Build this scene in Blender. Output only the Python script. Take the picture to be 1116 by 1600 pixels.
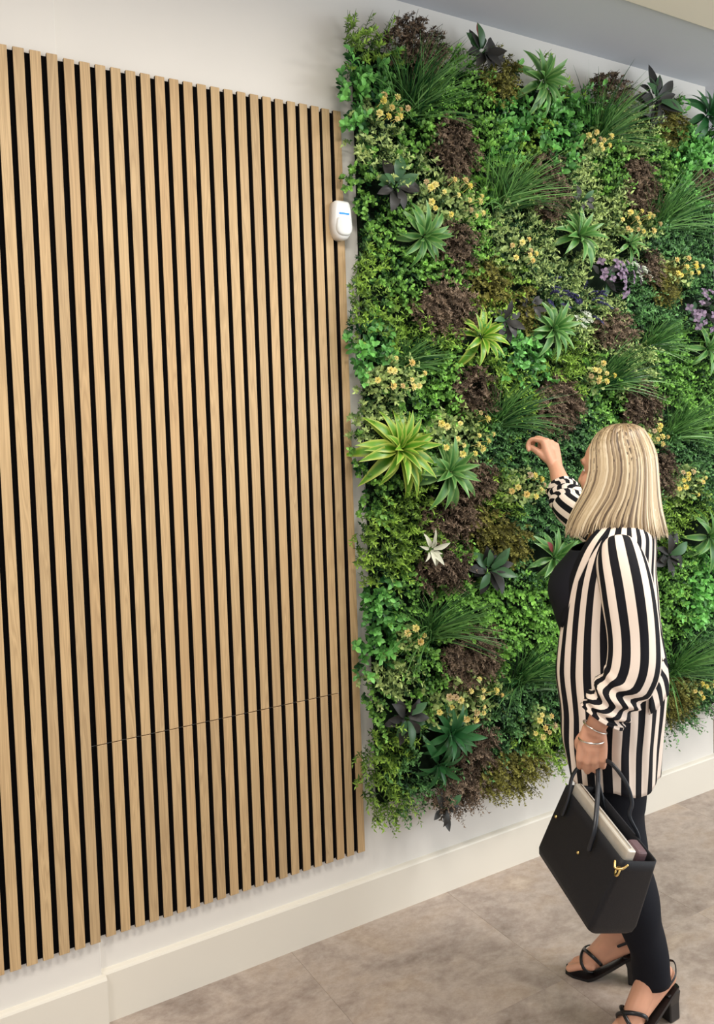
import bpy, bmesh, math, random
import numpy as np
from mathutils import Vector, Matrix, Quaternion

for o in list(bpy.data.objects):
    bpy.data.objects.remove(o)
scene = bpy.context.scene
COL = scene.collection
PI = math.pi

# ------------------------------------------------------------------ camera
# metres; wall runs along X at Y=0, room is on the -Y side, floor Z=0
F_PX, PPX, PPY = 1306.25, 550.58, 736.20          # focal length / principal point in the 1116x1600 frame
YAW, PITCH, ROLL = 0.5345, 0.04868, 0.03323
CAM = np.array([-0.5303, -2.3650, 1.6633])
def _rot():
    cy, sy = math.cos(YAW), math.sin(YAW)
    cp, sp = math.cos(PITCH), math.sin(PITCH)
    cr, sr = math.cos(ROLL), math.sin(ROLL)
    return (np.array([[cy, sy, 0], [-sy, cy, 0], [0, 0, 1]]) @
            np.array([[1, 0, 0], [0, cp, sp], [0, -sp, cp]]) @
            np.array([[cr, 0, sr], [0, 1, 0], [-sr, 0, cr]]))
CM = _rot()
cam_d = bpy.data.cameras.new('camera')
cam = bpy.data.objects.new('camera', cam_d)
COL.objects.link(cam)
cam_d.sensor_fit = 'HORIZONTAL'
cam_d.sensor_width = 36.0
cam_d.lens = F_PX / 1116 * 36.0
cam_d.shift_x = (558 - PPX) / 1116
cam_d.shift_y = (PPY - 800) / 1116
cam_d.clip_start = 0.05
R_, F_, U_ = CM[:, 0], CM[:, 1], CM[:, 2]
cam.matrix_world = Matrix(((R_[0], U_[0], -F_[0], CAM[0]), (R_[1], U_[1], -F_[1], CAM[1]),
                           (R_[2], U_[2], -F_[2], CAM[2]), (0, 0, 0, 1)))
scene.camera = cam

# ------------------------------------------------------------------ light
world = bpy.data.worlds.new('world')
scene.world = world
world.use_nodes = True
bg = world.node_tree.nodes['Background']
bg.inputs[0].default_value = (0.93, 0.96, 1.0, 1)
bg.inputs[1].default_value = 0.47

def area_light(name, loc, target, sx, sy, power, color):
    d = bpy.data.lights.new(name, 'AREA')
    d.shape = 'RECTANGLE'; d.size = sx; d.size_y = sy
    d.energy = power; d.color = color
    o = bpy.data.objects.new(name, d); COL.objects.link(o)
    o.location = loc
    o.rotation_euler = (Vector(target) - Vector(loc)).to_track_quat('-Z', 'Y').to_euler()
    return o
# ceiling light panels of the showroom (behind and above the viewer) and its shop window
area_light('ceiling_panel_light', (0.3, -1.55, 3.03), (0.3, -1.55, 0), 0.6, 0.6, 29, (1.0, 0.94, 0.86))
area_light('ceiling_panel_light', (2.2, -1.45, 3.03), (2.2, -1.45, 0), 0.6, 0.6, 36, (1.0, 0.97, 0.93))
area_light('ceiling_panel_light', (-1.6, -1.9, 3.03), (-1.6, -1.9, 0), 0.6, 0.6, 29, (1.0, 0.94, 0.86))
area_light('shop_window_light', (4.9, -4.0, 1.6), (1.5, -0.2, 1.3), 4.2, 2.4, 120, (0.90, 0.96, 1.0))

scene.view_settings.view_transform = 'Standard'
scene.view_settings.look = 'None'
scene.view_settings.gamma = 1.0
scene.view_settings.use_curve_mapping = False
scene.view_settings.exposure = 0.30

# ------------------------------------------------------------------ helpers
def at(px, py, Y):
    """point of the photograph's pixel (px,py) on the plane at distance Y from the wall"""
    d = CM @ np.array([(px - PPX) / F_PX, 1.0, -(py - PPY) / F_PX])
    return CAM + d * (Y - CAM[1]) / d[1]
def px_per_m(P):
    return F_PX / float((np.asarray(P) - CAM) @ CM[:, 1])
def pix(P):
    d = (np.asarray(P) - CAM) @ CM
    return np.stack([PPX + F_PX * d[..., 0] / d[..., 1], PPY - F_PX * d[..., 2] / d[..., 1]], -1)

def lin(r, g, b):
    f = lambda c: ((c / 255 + 0.055) / 1.055) ** 2.4 if c > 10.3 else c / 255 / 12.92
    return (f(r), f(g), f(b), 1.0)

class NT:
    def __init__(self, name, rough=0.6, spec=0.4):
        self.m = bpy.data.materials.new(name); self.m.use_nodes = True
        self.t = self.m.node_tree; self.b = self.t.nodes['Principled BSDF']
        self.b.inputs['Roughness'].default_value = rough
        self.b.inputs['Specular IOR Level'].default_value = spec
    def n(self, typ, **kw):
        nd = self.t.nodes.new(typ)
        for k, v in kw.items():
            if k.startswith('_'): setattr(nd, k[1:], v)
            else: nd.inputs[k.replace('__', ' ')].default_value = v
        return nd
    def l(self, a, b): self.t.links.new(a, b)
    def ramp(self, fac, stops):
        r = self.t.nodes.new('ShaderNodeValToRGB')
        el = r.color_ramp.elements
        while len(el) < len(stops): el.new(0.5)
        for e, (p, c) in zip(el, stops): e.position = p; e.color = c
        if fac is not None: self.l(fac, r.inputs[0])
        return r
    def mix(self, fac, a, b, typ='MIX'):
        m = self.t.nodes.new('ShaderNodeMix'); m.data_type = 'RGBA'; m.blend_type = typ
        for s, v in ((m.inputs[0], fac), (m.inputs[6], a), (m.inputs[7], b)):
            if isinstance(v, bpy.types.NodeSocket): self.l(v, s)
            else: s.default_value = v
        return m.outputs[2]
    def math(self, op, a, b=0.0, c=0.0):
        m = self.t.nodes.new('ShaderNodeMath'); m.operation = op
        for s, v in zip(m.inputs, (a, b, c)):
            if isinstance(v, bpy.types.NodeSocket): self.l(v, s)
            else: s.default_value = v
        return m.outputs[0]
    def col(self, out):
        if isinstance(out, bpy.types.NodeSocket): self.l(out, self.b.inputs['Base Color'])
        else: self.b.inputs['Base Color'].default_value = out
    def bump(self, h, strength=0.2, dist=0.01):
        b = self.n('ShaderNodeBump', Strength=strength, Distance=dist)
        self.l(h, b.inputs['Height']); self.l(b.outputs[0], self.b.inputs['Normal'])

def m_plain(name, c, rough=0.6, spec=0.4, metal=0.0, noise=0.0, nscale=20, bump=0.0):
    n = NT(name, rough, spec); n.b.inputs['Metallic'].default_value = metal
    if noise or bump:
        tc = n.n('ShaderNodeTexCoord'); no = n.n('ShaderNodeTexNoise', Scale=nscale, Detail=5.0)
        n.l(tc.outputs['Object'], no.inputs['Vector'])
        d = tuple(x * (1 - noise) for x in c[:3]) + (1,)
        u = tuple(min(1, x * (1 + noise)) for x in c[:3]) + (1,)
        n.col(n.ramp(no.outputs[0], [(0.3, d), (0.7, u)]).outputs[0])
        if bump: n.bump(no.outputs[0], bump, 0.004)
    else: n.col(c)
    return n.m

def m_wood():
    n = NT('oak_veneer', 0.5, 0.35)
    tc = n.n('ShaderNodeTexCoord'); oi = n.n('ShaderNodeObjectInfo')
    off = n.n('ShaderNodeCombineXYZ')
    n.l(n.math('MULTIPLY', oi.outputs['Random'], 37.0), off.inputs[0])
    n.l(n.math('MULTIPLY', oi.outputs['Random'], 91.0), off.inputs[2])
    add = n.n('ShaderNodeVectorMath', _operation='ADD')
    n.l(tc.outputs['Object'], add.inputs[0]); n.l(off.outputs[0], add.inputs[1])
    sc = n.n('ShaderNodeMapping'); sc.inputs['Scale'].default_value = (38, 38, 1.3)
    n.l(add.outputs[0], sc.inputs[0])
    wv = n.n('ShaderNodeTexNoise', Scale=1.0, Detail=2.0, Distortion=1.2); n.l(sc.outputs[0], wv.inputs['Vector'])
    rings = n.math('FRACT', n.math('MULTIPLY', wv.outputs[0], 9.0))
    rings = n.math('ABSOLUTE', n.math('SUBTRACT', rings, 0.5))
    s2 = n.n('ShaderNodeMapping'); s2.inputs['Scale'].default_value = (420, 420, 9)
    n.l(add.outputs[0], s2.inputs[0])
    fi = n.n('ShaderNodeTexNoise', Scale=1.0, Detail=4.0); n.l(s2.outputs[0], fi.inputs['Vector'])
    c1 = n.ramp(rings, [(0.0, lin(178, 152, 116)), (0.5, lin(219, 194, 155))]).outputs[0]
    c2 = n.mix(n.math('MULTIPLY', fi.outputs[0], 0.55), c1, lin(184, 152, 110))
    tint = n.ramp(oi.outputs['Random'], [(0.0, lin(206, 192, 168)), (0.5, lin(238, 226, 202)), (1.0, lin(228, 206, 172))]).outputs[0]
    c3 = n.mix(0.7, c2, n.mix(1.0, c2, tint, 'MULTIPLY'))
    n.col(n.mix(0.15, c3, lin(240, 218, 180)))
    n.bump(fi.outputs[0], 0.12, 0.001)
    return n.m

def m_floor():
    n = NT('stone_vinyl', 0.42, 0.4)
    tc = n.n('ShaderNodeTexCoord'); oi = n.n('ShaderNodeObjectInfo')
    off = n.n('ShaderNodeCombineXYZ')
    n.l(n.math('MULTIPLY', oi.outputs['Random'], 23.0), off.inputs[0]); n.l(n.math('MULTIPLY', oi.outputs['Random'], 57.0), off.inputs[1])
    add = n.n('ShaderNodeVectorMath', _operation='ADD'); n.l(tc.outputs['Object'], add.inputs[0]); n.l(off.outputs[0], add.inputs[1])
    mp = n.n('ShaderNodeMapping'); mp.inputs['Scale'].default_value = (1.0, 1.35, 1); mp.inputs['Rotation'].default_value = (0, 0, 0.5)
    n.l(add.outputs[0], mp.inputs[0])
    a = n.n('ShaderNodeTexNoise', Scale=3.2, Detail=8.0, Roughness=0.66, Distortion=0.5); n.l(mp.outputs[0], a.inputs['Vector'])
    b = n.n('ShaderNodeTexNoise', Scale=22.0, Detail=8.0, Roughness=0.75); n.l(mp.outputs[0], b.inputs['Vector'])
    c = n.ramp(a.outputs[0], [(0.26, lin(112, 98, 90)), (0.42, lin(154, 139, 130)), (0.52, lin(182, 167, 156)), (0.60, lin(174, 155, 139)), (0.72, lin(204, 186, 166))]).outputs[0]
    d = n.ramp(b.outputs[0], [(0.32, lin(124, 108, 95)), (0.5, lin(172, 158, 146)), (0.68, lin(208, 198, 188))]).outputs[0]
    n.col(n.mix(0.38, c, d))
    n.bump(b.outputs[0], 0.06, 0.002)
    return n.m

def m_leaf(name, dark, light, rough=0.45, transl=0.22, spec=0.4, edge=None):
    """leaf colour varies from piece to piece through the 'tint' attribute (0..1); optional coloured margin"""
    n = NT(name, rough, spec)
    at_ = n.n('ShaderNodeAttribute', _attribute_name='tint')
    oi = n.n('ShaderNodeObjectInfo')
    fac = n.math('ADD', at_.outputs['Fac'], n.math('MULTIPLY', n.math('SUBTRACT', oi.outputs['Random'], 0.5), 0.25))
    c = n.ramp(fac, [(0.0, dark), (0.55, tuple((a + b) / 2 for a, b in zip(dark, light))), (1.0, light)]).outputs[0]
    if edge:
        ea = n.n('ShaderNodeAttribute', _attribute_name='edge')
        k = n.ramp(ea.outputs['Fac'], [(0.35, (0, 0, 0, 1)), (0.95, (1, 1, 1, 1))]).outputs[0]
        c = n.mix(k, c, edge)
    n.col(c)
    tr = n.t.nodes.new('ShaderNodeBsdfTranslucent'); n.l(c, tr.inputs[0])
    mx = n.t.nodes.new('ShaderNodeMixShader'); mx.inputs[0].default_value = transl
    out = n.t.nodes['Material Output']
    n.l(n.b.outputs[0], mx.inputs[1]); n.l(tr.outputs[0], mx.inputs[2]); n.l(mx.outputs[0], out.inputs[0])
    return n.m

M = {}
M['wall'] = m_plain('wall_paint', lin(228, 224, 217), 0.75, 0.25, noise=0.015, nscale=3)
M['trim'] = m_plain('trim_gloss_paint', lin(228, 222, 209), 0.4, 0.45, noise=0.012, nscale=4)
M['ceil_grey'] = m_plain('grey_ceiling_paint', lin(204, 208, 216), 0.8, 0.2)
M['ceil_cream'] = m_plain('cream_ceiling_paint', lin(244, 236, 222), 0.8, 0.2)
M['wood'] = m_wood()
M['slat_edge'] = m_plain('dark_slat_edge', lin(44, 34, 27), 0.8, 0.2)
M['felt'] = m_plain('black_felt', lin(10, 9, 10), 0.95, 0.1, noise=0.2, nscale=200)
M['floor'] = m_floor()
M['joint'] = m_plain('floor_joint', lin(150, 135, 121), 0.8, 0.2)
M['backing'] = m_plain('green_wall_backing', lin(22, 34, 22), 0.9, 0.1, noise=0.3, nscale=60)
M['plastic'] = m_plain('white_plastic', lin(240, 240, 238), 0.3, 0.5)
M['lens'] = m_plain('milky_lens', lin(226, 228, 226), 0.2, 0.5)

def tag(o, label=None, cat=None, group=None, kind=None):
    if label: o['label'] = label
    if cat: o['category'] = cat
    if group: o['group'] = group
    if kind: o['kind'] = kind
    return o
def link(name, me, mat=None, parent=None):
    o = bpy.data.objects.new(name, me); COL.objects.link(o)
    if mat is not None and me is not None and not me.materials: me.materials.append(mat)
    if parent is not None: o.parent = parent
    return o
def empty(name, loc=(0, 0, 0), mat=None):
    o = bpy.data.objects.new(name, None); COL.objects.link(o)
    o.empty_display_size = 0.05
    if mat is not None: o.matrix_world = mat
    else: o.location = loc
    return o
def pymesh(name, v, f, smooth=False):
    me = bpy.data.meshes.new(name)
    me.from_pydata([tuple(map(float, p)) for p in v], [], f); me.update()
    if smooth: me.polygons.foreach_set('use_smooth', [True] * len(me.polygons))
    return me
def fast_mesh(name, V, T, attrs=None, smooth=False):
    V = np.ascontiguousarray(V, np.float32).reshape(-1, 3); T = np.ascontiguousarray(T, np.int32)
    me = bpy.data.meshes.new(name)
    k = T.shape[1]
    me.vertices.add(len(V)); me.vertices.foreach_set('co', V.ravel())
    me.loops.add(T.size); me.loops.foreach_set('vertex_index', T.ravel())
    me.polygons.add(len(T)); me.polygons.foreach_set('loop_start', np.arange(0, T.size, k, dtype=np.int32))
    try: me.polygons.foreach_set('loop_total', np.full(len(T), k, np.int32))
    except Exception: pass
    for a, val in (attrs or {}).items():
        me.attributes.new(a, 'FLOAT', 'POINT').data.foreach_set('value', np.ascontiguousarray(val, np.float32))
    me.update(calc_edges=True)
    if smooth: me.polygons.foreach_set('use_smooth', [True] * len(me.polygons))
    return me
def box_mesh(name, x0, x1, y0, y1, z0, z1, bevel=0.0, seg=2):
    bm = bmesh.new()
    bmesh.ops.create_cube(bm, size=1)
    for v in bm.verts:
        v.co = Vector(((x0 + x1) / 2 + v.co.x * (x1 - x0), (y0 + y1) / 2 + v.co.y * (y1 - y0), (z0 + z1) / 2 + v.co.z * (z1 - z0)))
    if bevel: bmesh.ops.bevel(bm, geom=bm.edges[:], offset=bevel, segments=seg, affect='EDGES', profile=0.6)
    me = bpy.data.meshes.new(name); bm.to_mesh(me); bm.free(); return me
def extrude_profile(name, prof, x0, x1):
    """closed profile of (y,z) points swept along X"""
    n = len(prof)
    v = [(x0, y, z) for y, z in prof] + [(x1, y, z) for y, z in prof]
    f = [tuple(range(n)), tuple(range(2 * n - 1, n - 1, -1))]
    f += [(i, i + n, (i + 1) % n + n, (i + 1) % n) for i in range(n)]
    me = pymesh(name, v, f)
    bm = bmesh.new(); bm.from_mesh(me); bmesh.ops.recalc_face_normals(bm, faces=bm.faces); bm.to_mesh(me); bm.free()
    return me

# ------------------------------------------------------------------ setting
WALL_Y = 0.021                 # wall face behind the slat panels
STEP = 0.026                   # the wall left of the step stands this much proud
X_END = 2.745                   # outer corner at the right end of the wall
Z_CEIL = 3.106
def structure(name, me, mat, parent=None):
    o = link(name, me, mat, parent)
    if parent is None: o['kind'] = 'structure'
    return o
structure('wall_back', box_mesh('wall_back', -0.012, X_END - 0.012, WALL_Y, WALL_Y + 0.15, 0, Z_CEIL), M['wall'])
structure('wall_left', box_mesh('wall_left', -3.2, -0.012, WALL_Y - STEP, WALL_Y + 0.15, 0, Z_CEIL, 0.002), M['wall'])
structure('wall_far', box_mesh('wall_far', 2.2, 7.5, 2.6, 2.75, 0, Z_CEIL), M['wall'])
# skirting: front face, small chamfered top
def skirting(yb, yf): return [(yb, 0), (yf, 0), (yf, 0.140), (yf + 0.003, 0.1445), (yf + 0.008, 0.147), (yb, 0.149)]
structure('baseboard_back', extrude_profile('baseboard_back', skirting(WALL_Y, 0.0), -0.0125, X_END), M['trim'])
structure('baseboard_left', extrude_profile('baseboard_left', skirting(WALL_Y - STEP, -STEP), -3.2, -0.002), M['trim'])
bb = structure('baseboard_right', box_mesh('baseboard_end', X_END - 0.012, X_END, 0.0212, 0.171, 0, 0.147, 0.003), M['trim'])
structure('ceiling', box_mesh('ceiling', -3.2, 7.5, -0.352, 2.75, Z_CEIL, Z_CEIL + 0.1), M['ceil_grey'])
structure('trim_1', box_mesh('ceiling_drop', -3.2, 7.5, -5.0, -0.352, Z_CEIL - 0.012, Z_CEIL + 0.1, 0.003), M['ceil_cream'])
# floor: screed under separate stone-look vinyl tiles
TILE = 0.622
fl = structure('floor', box_mesh('floor', -3.2, 7.5, -5.0, 2.75, -0.05, -0.0015), M['joint'])
rnd = random.Random(3)
tile_me = box_mesh('tile', -TILE / 2 + 0.0002, TILE / 2 - 0.0002, -TILE / 2 + 0.0002, TILE / 2 - 0.0002, -0.0035, 0.0, 0.0005, 1)
tile_me.materials.append(M['floor'])
for i in range(-5, 9):
    for j in range(-7, 5):
        cx = 0.584 + TILE * (i + 0.5); cy = -0.573 + TILE * (j + 0.5)
        o = link('tile', tile_me, None, fl)
        o.location = (cx, cy, 0.0)
        o.rotation_euler = (0, 0, rnd.choice((0, PI)))

# ------------------------------------------------------------------ slatted oak panels
PITCH_S, SLAT, THICK = 0.042, 0.0278, 0.011
Z_B, Z_T, Z_J = 0.248, 2.693, 0.802
slat_cache = {}
def slat_mesh(h):
    k = round(h, 4)
    if k not in slat_cache:
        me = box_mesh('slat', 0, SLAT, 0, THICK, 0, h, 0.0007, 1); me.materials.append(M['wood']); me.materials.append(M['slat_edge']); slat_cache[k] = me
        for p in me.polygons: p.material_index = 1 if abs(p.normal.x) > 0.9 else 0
    return slat_cache[k]
def slat_panel(label, x0, n, y, z0, z1, tilt=0.0, fl=0.0):
    root = empty('slat_panel', (x0, y, z0)); tag(root, label, 'wall panel', 'oak slat panels')
    root.rotation_euler = (0, tilt, 0)
    w = (n - 1) * PITCH_S + SLAT
    link('felt_backing', box_mesh('felt_backing', 0.001 - fl, w - 0.001, THICK, THICK + 0.0095, -0.003 if z0 > 0.5 else 0.004, z1 - z0 - 0.006), M['felt'], root)
    for i in range(n):
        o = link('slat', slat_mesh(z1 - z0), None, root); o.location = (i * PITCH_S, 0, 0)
    return root
G2 = (PITCH_S - SLAT) / 2
slat_panel('tall oak slat panel left of the wall step, running out of the picture', -0.0145 - SLAT - 14 * PITCH_S, 15, -STEP, Z_B + 0.008, Z_T - 0.006)
slat_panel('upper oak slat panel reaching the top, above the thin cut line', G2, 19, 0.0, Z_J + 0.0022, Z_T, fl=0.018)
slat_panel('short lower oak slat panel below the thin cut line, above the skirting', G2, 19, 0.0, Z_B, Z_J - 0.0006, fl=0.018)
slat_panel('narrow two-slat oak strip without a cut line beside the green wall', G2 + 19 * PITCH_S - 0.004, 2, 0.0, Z_B, Z_T - 0.002)

# ------------------------------------------------------------------ green wall
RNG = np.random.default_rng(11)
def nrm(a): return a / np.maximum(np.linalg.norm(a, axis=-1, keepdims=True), 1e-9)
def leaves5(P, D, N, L, W, curl=0.15, mid=0.45):
    """pointed leaf, folded along its midrib: 5 verts, 4 triangles each"""
    n = len(P); D = nrm(D); S = nrm(np.cross(D, N)); N = np.cross(S, D)
    L = np.broadcast_to(L, (n,))[:, None]; W = np.broadcast_to(W, (n,))[:, None]
    m = P + D * L * mid
    V = np.stack([P, m + S * W / 2 + N * W * 0.22, m, m - S * W / 2 + N * W * 0.22, P + D * L - N * L * curl], 1)
    T = np.array([[0, 1, 2], [0, 2, 3], [2, 1, 4], [3, 2, 4]])
    return V.reshape(-1, 3), (T[None] + 5 * np.arange(n)[:, None, None]).reshape(-1, 3), 5
def leaves8(P, D, N, L, W, curl=0.15, mid=None):
    """rounded leaf with a midrib fold: 8 verts, 8 triangles each"""
    n = len(P); D = nrm(D); S = nrm(np.cross(D, N)); N = np.cross(S, D)
    L = np.broadcast_to(L, (n,))[:, None]; W = np.broadcast_to(W, (n,))[:, None]
    a = P + D * L * 0.38 + N * L * 0.02; b = P + D * L * 0.76 - N * L * curl * 0.4
    V = np.stack([P, a + S * W * 0.42 + N * W * 0.2, a, a - S * W * 0.42 + N * W * 0.2,
                  b + S * W * 0.40 + N * W * 0.18, b, b - S * W * 0.40 + N * W * 0.18, P + D * L - N * L * curl], 1)
    T = np.array([[0, 1, 2], [0, 2, 3], [1, 4, 2], [2, 4, 5], [2, 5, 3], [3, 5, 6], [4, 7, 5], [5, 7, 6]])
    return V.reshape(-1, 3), (T[None] + 8 * np.arange(n)[:, None, None]).reshape(-1, 3), 8
def perp(T):
    a = np.where(np.abs(T[:, 2:3]) < 0.9, np.array([[0, 0, 1.0]]), np.array([[1.0, 0, 0]]))
    u = nrm(np.cross(T, a)); return u, np.cross(T, u)
def sprigs(B, T, Ls, n, L, W, fn, alpha=(35, 75), curl=0.2, sprig_tint=0.35, jit=0.25, rng=RNG, t0=0.2):
    """B,T: base and direction of each sprig; n leaves spiral up each sprig"""
    k = len(B); T = nrm(T); u, w = perp(T)
    t = t0 + (1 - t0) * (np.arange(n)[None] + rng.random((k, n))) / n
    phi = np.arange(n)[None] * 2.4 + rng.random((k, 1)) * 6.28 + rng.normal(0, 0.3, (k, n))
    al = np.radians(alpha[1] + (alpha[0] - alpha[1]) * t + rng.normal(0, 9, (k, n)))
    rad = u[:, None] * np.cos(phi)[..., None] + w[:, None] * np.sin(phi)[..., None]
    bend = np.array([0, 0, -0.02]) * (t ** 2)[..., None]
    P = B[:, None] + T[:, None] * (t * Ls[:, None])[..., None] + bend
    D = T[:, None] * np.cos(al)[..., None] + rad * np.sin(al)[..., None]
    N = T[:, None] * np.sin(al)[..., None] - rad * np.cos(al)[..., None]
    sz = (1 + rng.normal(0, jit, (k, n))).clip(0.5, 1.6)
    V, F, per = fn(P.reshape(-1, 3), D.reshape(-1, 3), N.reshape(-1, 3), (L * sz).ravel(), (W * sz).ravel(), curl)
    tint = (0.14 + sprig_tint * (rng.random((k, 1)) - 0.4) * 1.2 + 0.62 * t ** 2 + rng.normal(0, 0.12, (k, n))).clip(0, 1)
    return V, F, np.repeat(tint.ravel(), per)
def stems(B, T, Ls, r=0.0012):
    T = nrm(T); u, w = perp(T); k = len(B); E_ = B + T * Ls[:, None] + np.array([0, 0, -0.02]) * 0
    V = np.stack([B + u * r, B - u * r * .5 + w * r, B - u * r * .5 - w * r, E_ + u * r * .4, E_ - u * r * .2 + w * r * .4, E_ - u * r * .2 - w * r * .4], 1)
    Q = np.array([[0, 1, 4], [0, 4, 3], [1, 2, 5], [1, 5, 4], [2, 0, 3], [2, 3, 5]])
    return V.reshape(-1, 3), (Q[None] + 6 * np.arange(k)[:, None, None]).reshape(-1, 3), np.full(k * 6, 0.15)
def join(parts):
    V, F, A, off = [], [], [], 0
    for v, f, a in parts:
        V.append(v); F.append(f + off); A.append(a); off += len(v)
    return np.concatenate(V), np.concatenate(F), np.concatenate(A)

GX0, GX1, GZ0, GZ1 = 0.880, 2.732, 0.375, 2.925
panel = link('green_wall_panel', box_mesh('green_wall_panel', GX0 + 0.05, GX1, -0.012, WALL_Y, GZ0 + 0.02, GZ1 - 0.02, 0.004), M['backing'])
tag(panel, 'dark backing panel behind all the artificial plants on the wall', 'panel')

M['box'] = m_leaf('boxwood_leaf', lin(16, 68, 30), lin(156, 218, 96))
M['fine'] = m_leaf('fine_leaf', lin(20, 66, 26), lin(168, 210, 84))
M['broad'] = m_leaf('broad_leaf', lin(16, 74, 36), lin(142, 220, 112), 0.35)
M['pale'] = m_leaf('pale_leaf', lin(34, 86, 46), lin(204, 226, 140))
M['moss'] = m_leaf('olive_moss', lin(70, 68, 26), lin(160, 158, 78), 0.7)
M['deep'] = m_leaf('deep_leaf', lin(14, 58, 34), lin(128, 188, 108))
M['brown'] = m_leaf('brown_fern', lin(54, 44, 37), lin(150, 130, 110), 0.75, 0.12, 0.15)
M['grass'] = m_leaf('grass_blade', lin(20, 72, 36), lin(140, 194, 108), 0.34, 0.2)
M['strap'] = m_leaf('strap_leaf', lin(34, 98, 44), lin(110, 164, 84), 0.36, 0.18, 0.45, edge=lin(140, 180, 104))
M['strap_lime'] = m_leaf('lime_strap_leaf', lin(48, 122, 28), lin(132, 184, 54), 0.36, 0.18, 0.45, edge=lin(196, 208, 96))
M['strap_deep'] = m_leaf('deep_strap_leaf', lin(16, 74, 40), lin(74, 136, 76), 0.36, 0.18, 0.45)
M['dark'] = m_leaf('dark_rubber_leaf', lin(22, 25, 24), lin(60, 58, 56), 0.45, 0.05, 0.35)
M['dark_green'] = m_leaf('dark_green_leaf', lin(22, 62, 36), lin(86, 132, 84), 0.35, 0.12, 0.5)
M['red'] = m_leaf('red_leaf', lin(92, 30, 36), lin(150, 66, 66), 0.4, 0.1)
M['white_leaf'] = m_leaf('white_leaf', lin(206, 208, 182), lin(238, 238, 220), 0.45, 0.15)
M['purple'] = m_leaf('purple_petal', lin(78, 62, 86), lin(158, 136, 160), 0.6, 0.2)
M['lavender'] = m_leaf('lavender_bud', lin(52, 50, 92), lin(98, 96, 146), 0.7, 0.1)
M['white_bud'] = m_leaf('white_bud', lin(206, 214, 196), lin(236, 240, 228), 0.6, 0.15)
nf = NT('yellow_flower', 0.6, 0.25)
oi = nf.n('ShaderNodeObjectInfo'); ta = nf.n('ShaderNodeAttribute', _attribute_name='tint')
cc = nf.ramp(oi.outputs['Random'], [(0.0, lin(240, 226, 104)), (0.5, lin(248, 240, 166)), (0.8, lin(236, 210, 130)), (1.0, lin(200, 178, 158))])
nf.col(nf.mix(nf.math('MULTIPLY', ta.outputs['Fac'], 0.55), cc.outputs[0], lin(250, 232, 176)))
M['yellow'] = nf.m

OUT = np.array([0, -1.0, 0])
# ---- feature plants, listed by where they stand on the wall: centre pixel, half-size in pixels, label
FERN = [
 (660, 64, 46, 34, 'brown feathery fern clump at the top edge, right of the top left corner'),
 (718, 227, 34, 52, 'tall brown fern clump left of the second highest grass tuft'),
 (715, 374, 34, 30, 'brown fern clump right of the upper left strap-leaved rosette'),
 (704, 476, 48, 42, 'wide brown fern clump left of the upright yellow-edged rosette'),
 (748, 608, 28, 36, 'brown fern clump below the upright yellow-edged rosette'),
 (748, 752, 34, 30, 'brown fern clump right of the green rosette beside the big lime rosette'),
 (716, 808, 44, 34, 'brown fern clump just above the white-leaved plant'),
 (700, 888, 44, 30, 'brown fern clump just below the white-leaved plant'),
 (744, 1024, 44, 52, 'large brown fern clump above the wide low cluster of yellow flowers'),
 (746, 1172, 30, 40, 'brown fern clump right of the lowest green rosette'),
 (722, 1240, 44, 24, 'brown fern clump hanging over the bottom edge of the green wall'),
 (865, 287, 24, 54, 'tall narrow brown fern clump right of the second highest grass tuft'),
 (1008, 287, 27, 44, 'brown fern clump left of the highest right-hand grass tuft'),
 (959, 136, 30, 20, 'small brown fern clump on the top edge behind a grass tuft'),
 (879, 630, 36, 42, 'round brown fern clump just above the woman\'s raised hand'),
 (968, 515, 34, 22, 'flat brown fern clump below the left purple hydrangea'),
 (1008, 632, 28, 38, 'brown fern clump directly above the woman\'s hair'),
 (1040, 735, 18, 36, 'brown fern clump right of the woman\'s hair'),
 (1020, 417, 14, 24, 'small brown fern clump right of the white flower sprays'),
 (1108, 290, 14, 30, 'brown fern clump at the right picture edge beside a grass tuft'),
]
OLIVE = [
 (787, 114, 28, 40, 'olive moss clump beside the dark leaves near the top edge'),
 (1054, 188, 24, 30, 'olive moss clump left of the top right rosette'),
 (772, 440, 28, 32, 'olive moss clump above the upright yellow-edged rosette'),
 (806, 1212, 62, 34, 'wide olive trailing clump along the bottom edge left of the handbag'),
 (766, 822, 32, 32, 'olive moss clump above the middle dark-leaved plant'),
 (1048, 440, 20, 36, 'olive moss clump left of the right purple hydrangea'),
 (1060, 1092, 36, 36, 'olive trailing clump right of the woman\'s jacket hem'),
 (828, 480, 16, 36, 'olive moss clump left of the rosette under the lavender'),
 (800, 850, 40, 30, 'olive moss clump left of the rosette with a red leaf'),
]
GRASS = [   # base x,y ; tip spread; height
 (655, 172, 66, 100, -0.05, 'highest left grass tuft above the first yellow flowers'),
 (800, 318, 66, 84, 0.1, 'long dense grass tuft right of the pale yellow flower cluster'),
 (948, 220, 34, 84, 0.0, 'upright grass tuft at the top edge left of the dark tall leaf'),
 (1046, 356, 50, 84, 0.1, 'large grass tuft near the right edge above the orange-yellow flowers'),
 (648, 572, 60, 50, 0.35, 'arching grass tuft above the big lime rosette'),
 (792, 668, 44, 74, 0.1, 'loose grass tuft just left above the raised hand'),
 (958, 604, 48, 70, 0.35, 'arching grass tuft above the woman\'s head'),
 (1030, 545, 36, 54, 0.3, 'dark grass tuft below the right purple hydrangea'),
 (1066, 686, 42, 68, 0.1, 'grass tuft right above the woman\'s hair'),
 (684, 1004, 50, 88, 0.05, 'grass tuft left of the large low brown fern'),
 (826, 1078, 48, 84, 0.05, 'grass tuft left of the woman\'s striped jacket'),
 (1066, 1062, 30, 84, 0.05, 'grass tuft right of the woman\'s elbow'),
]
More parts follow.
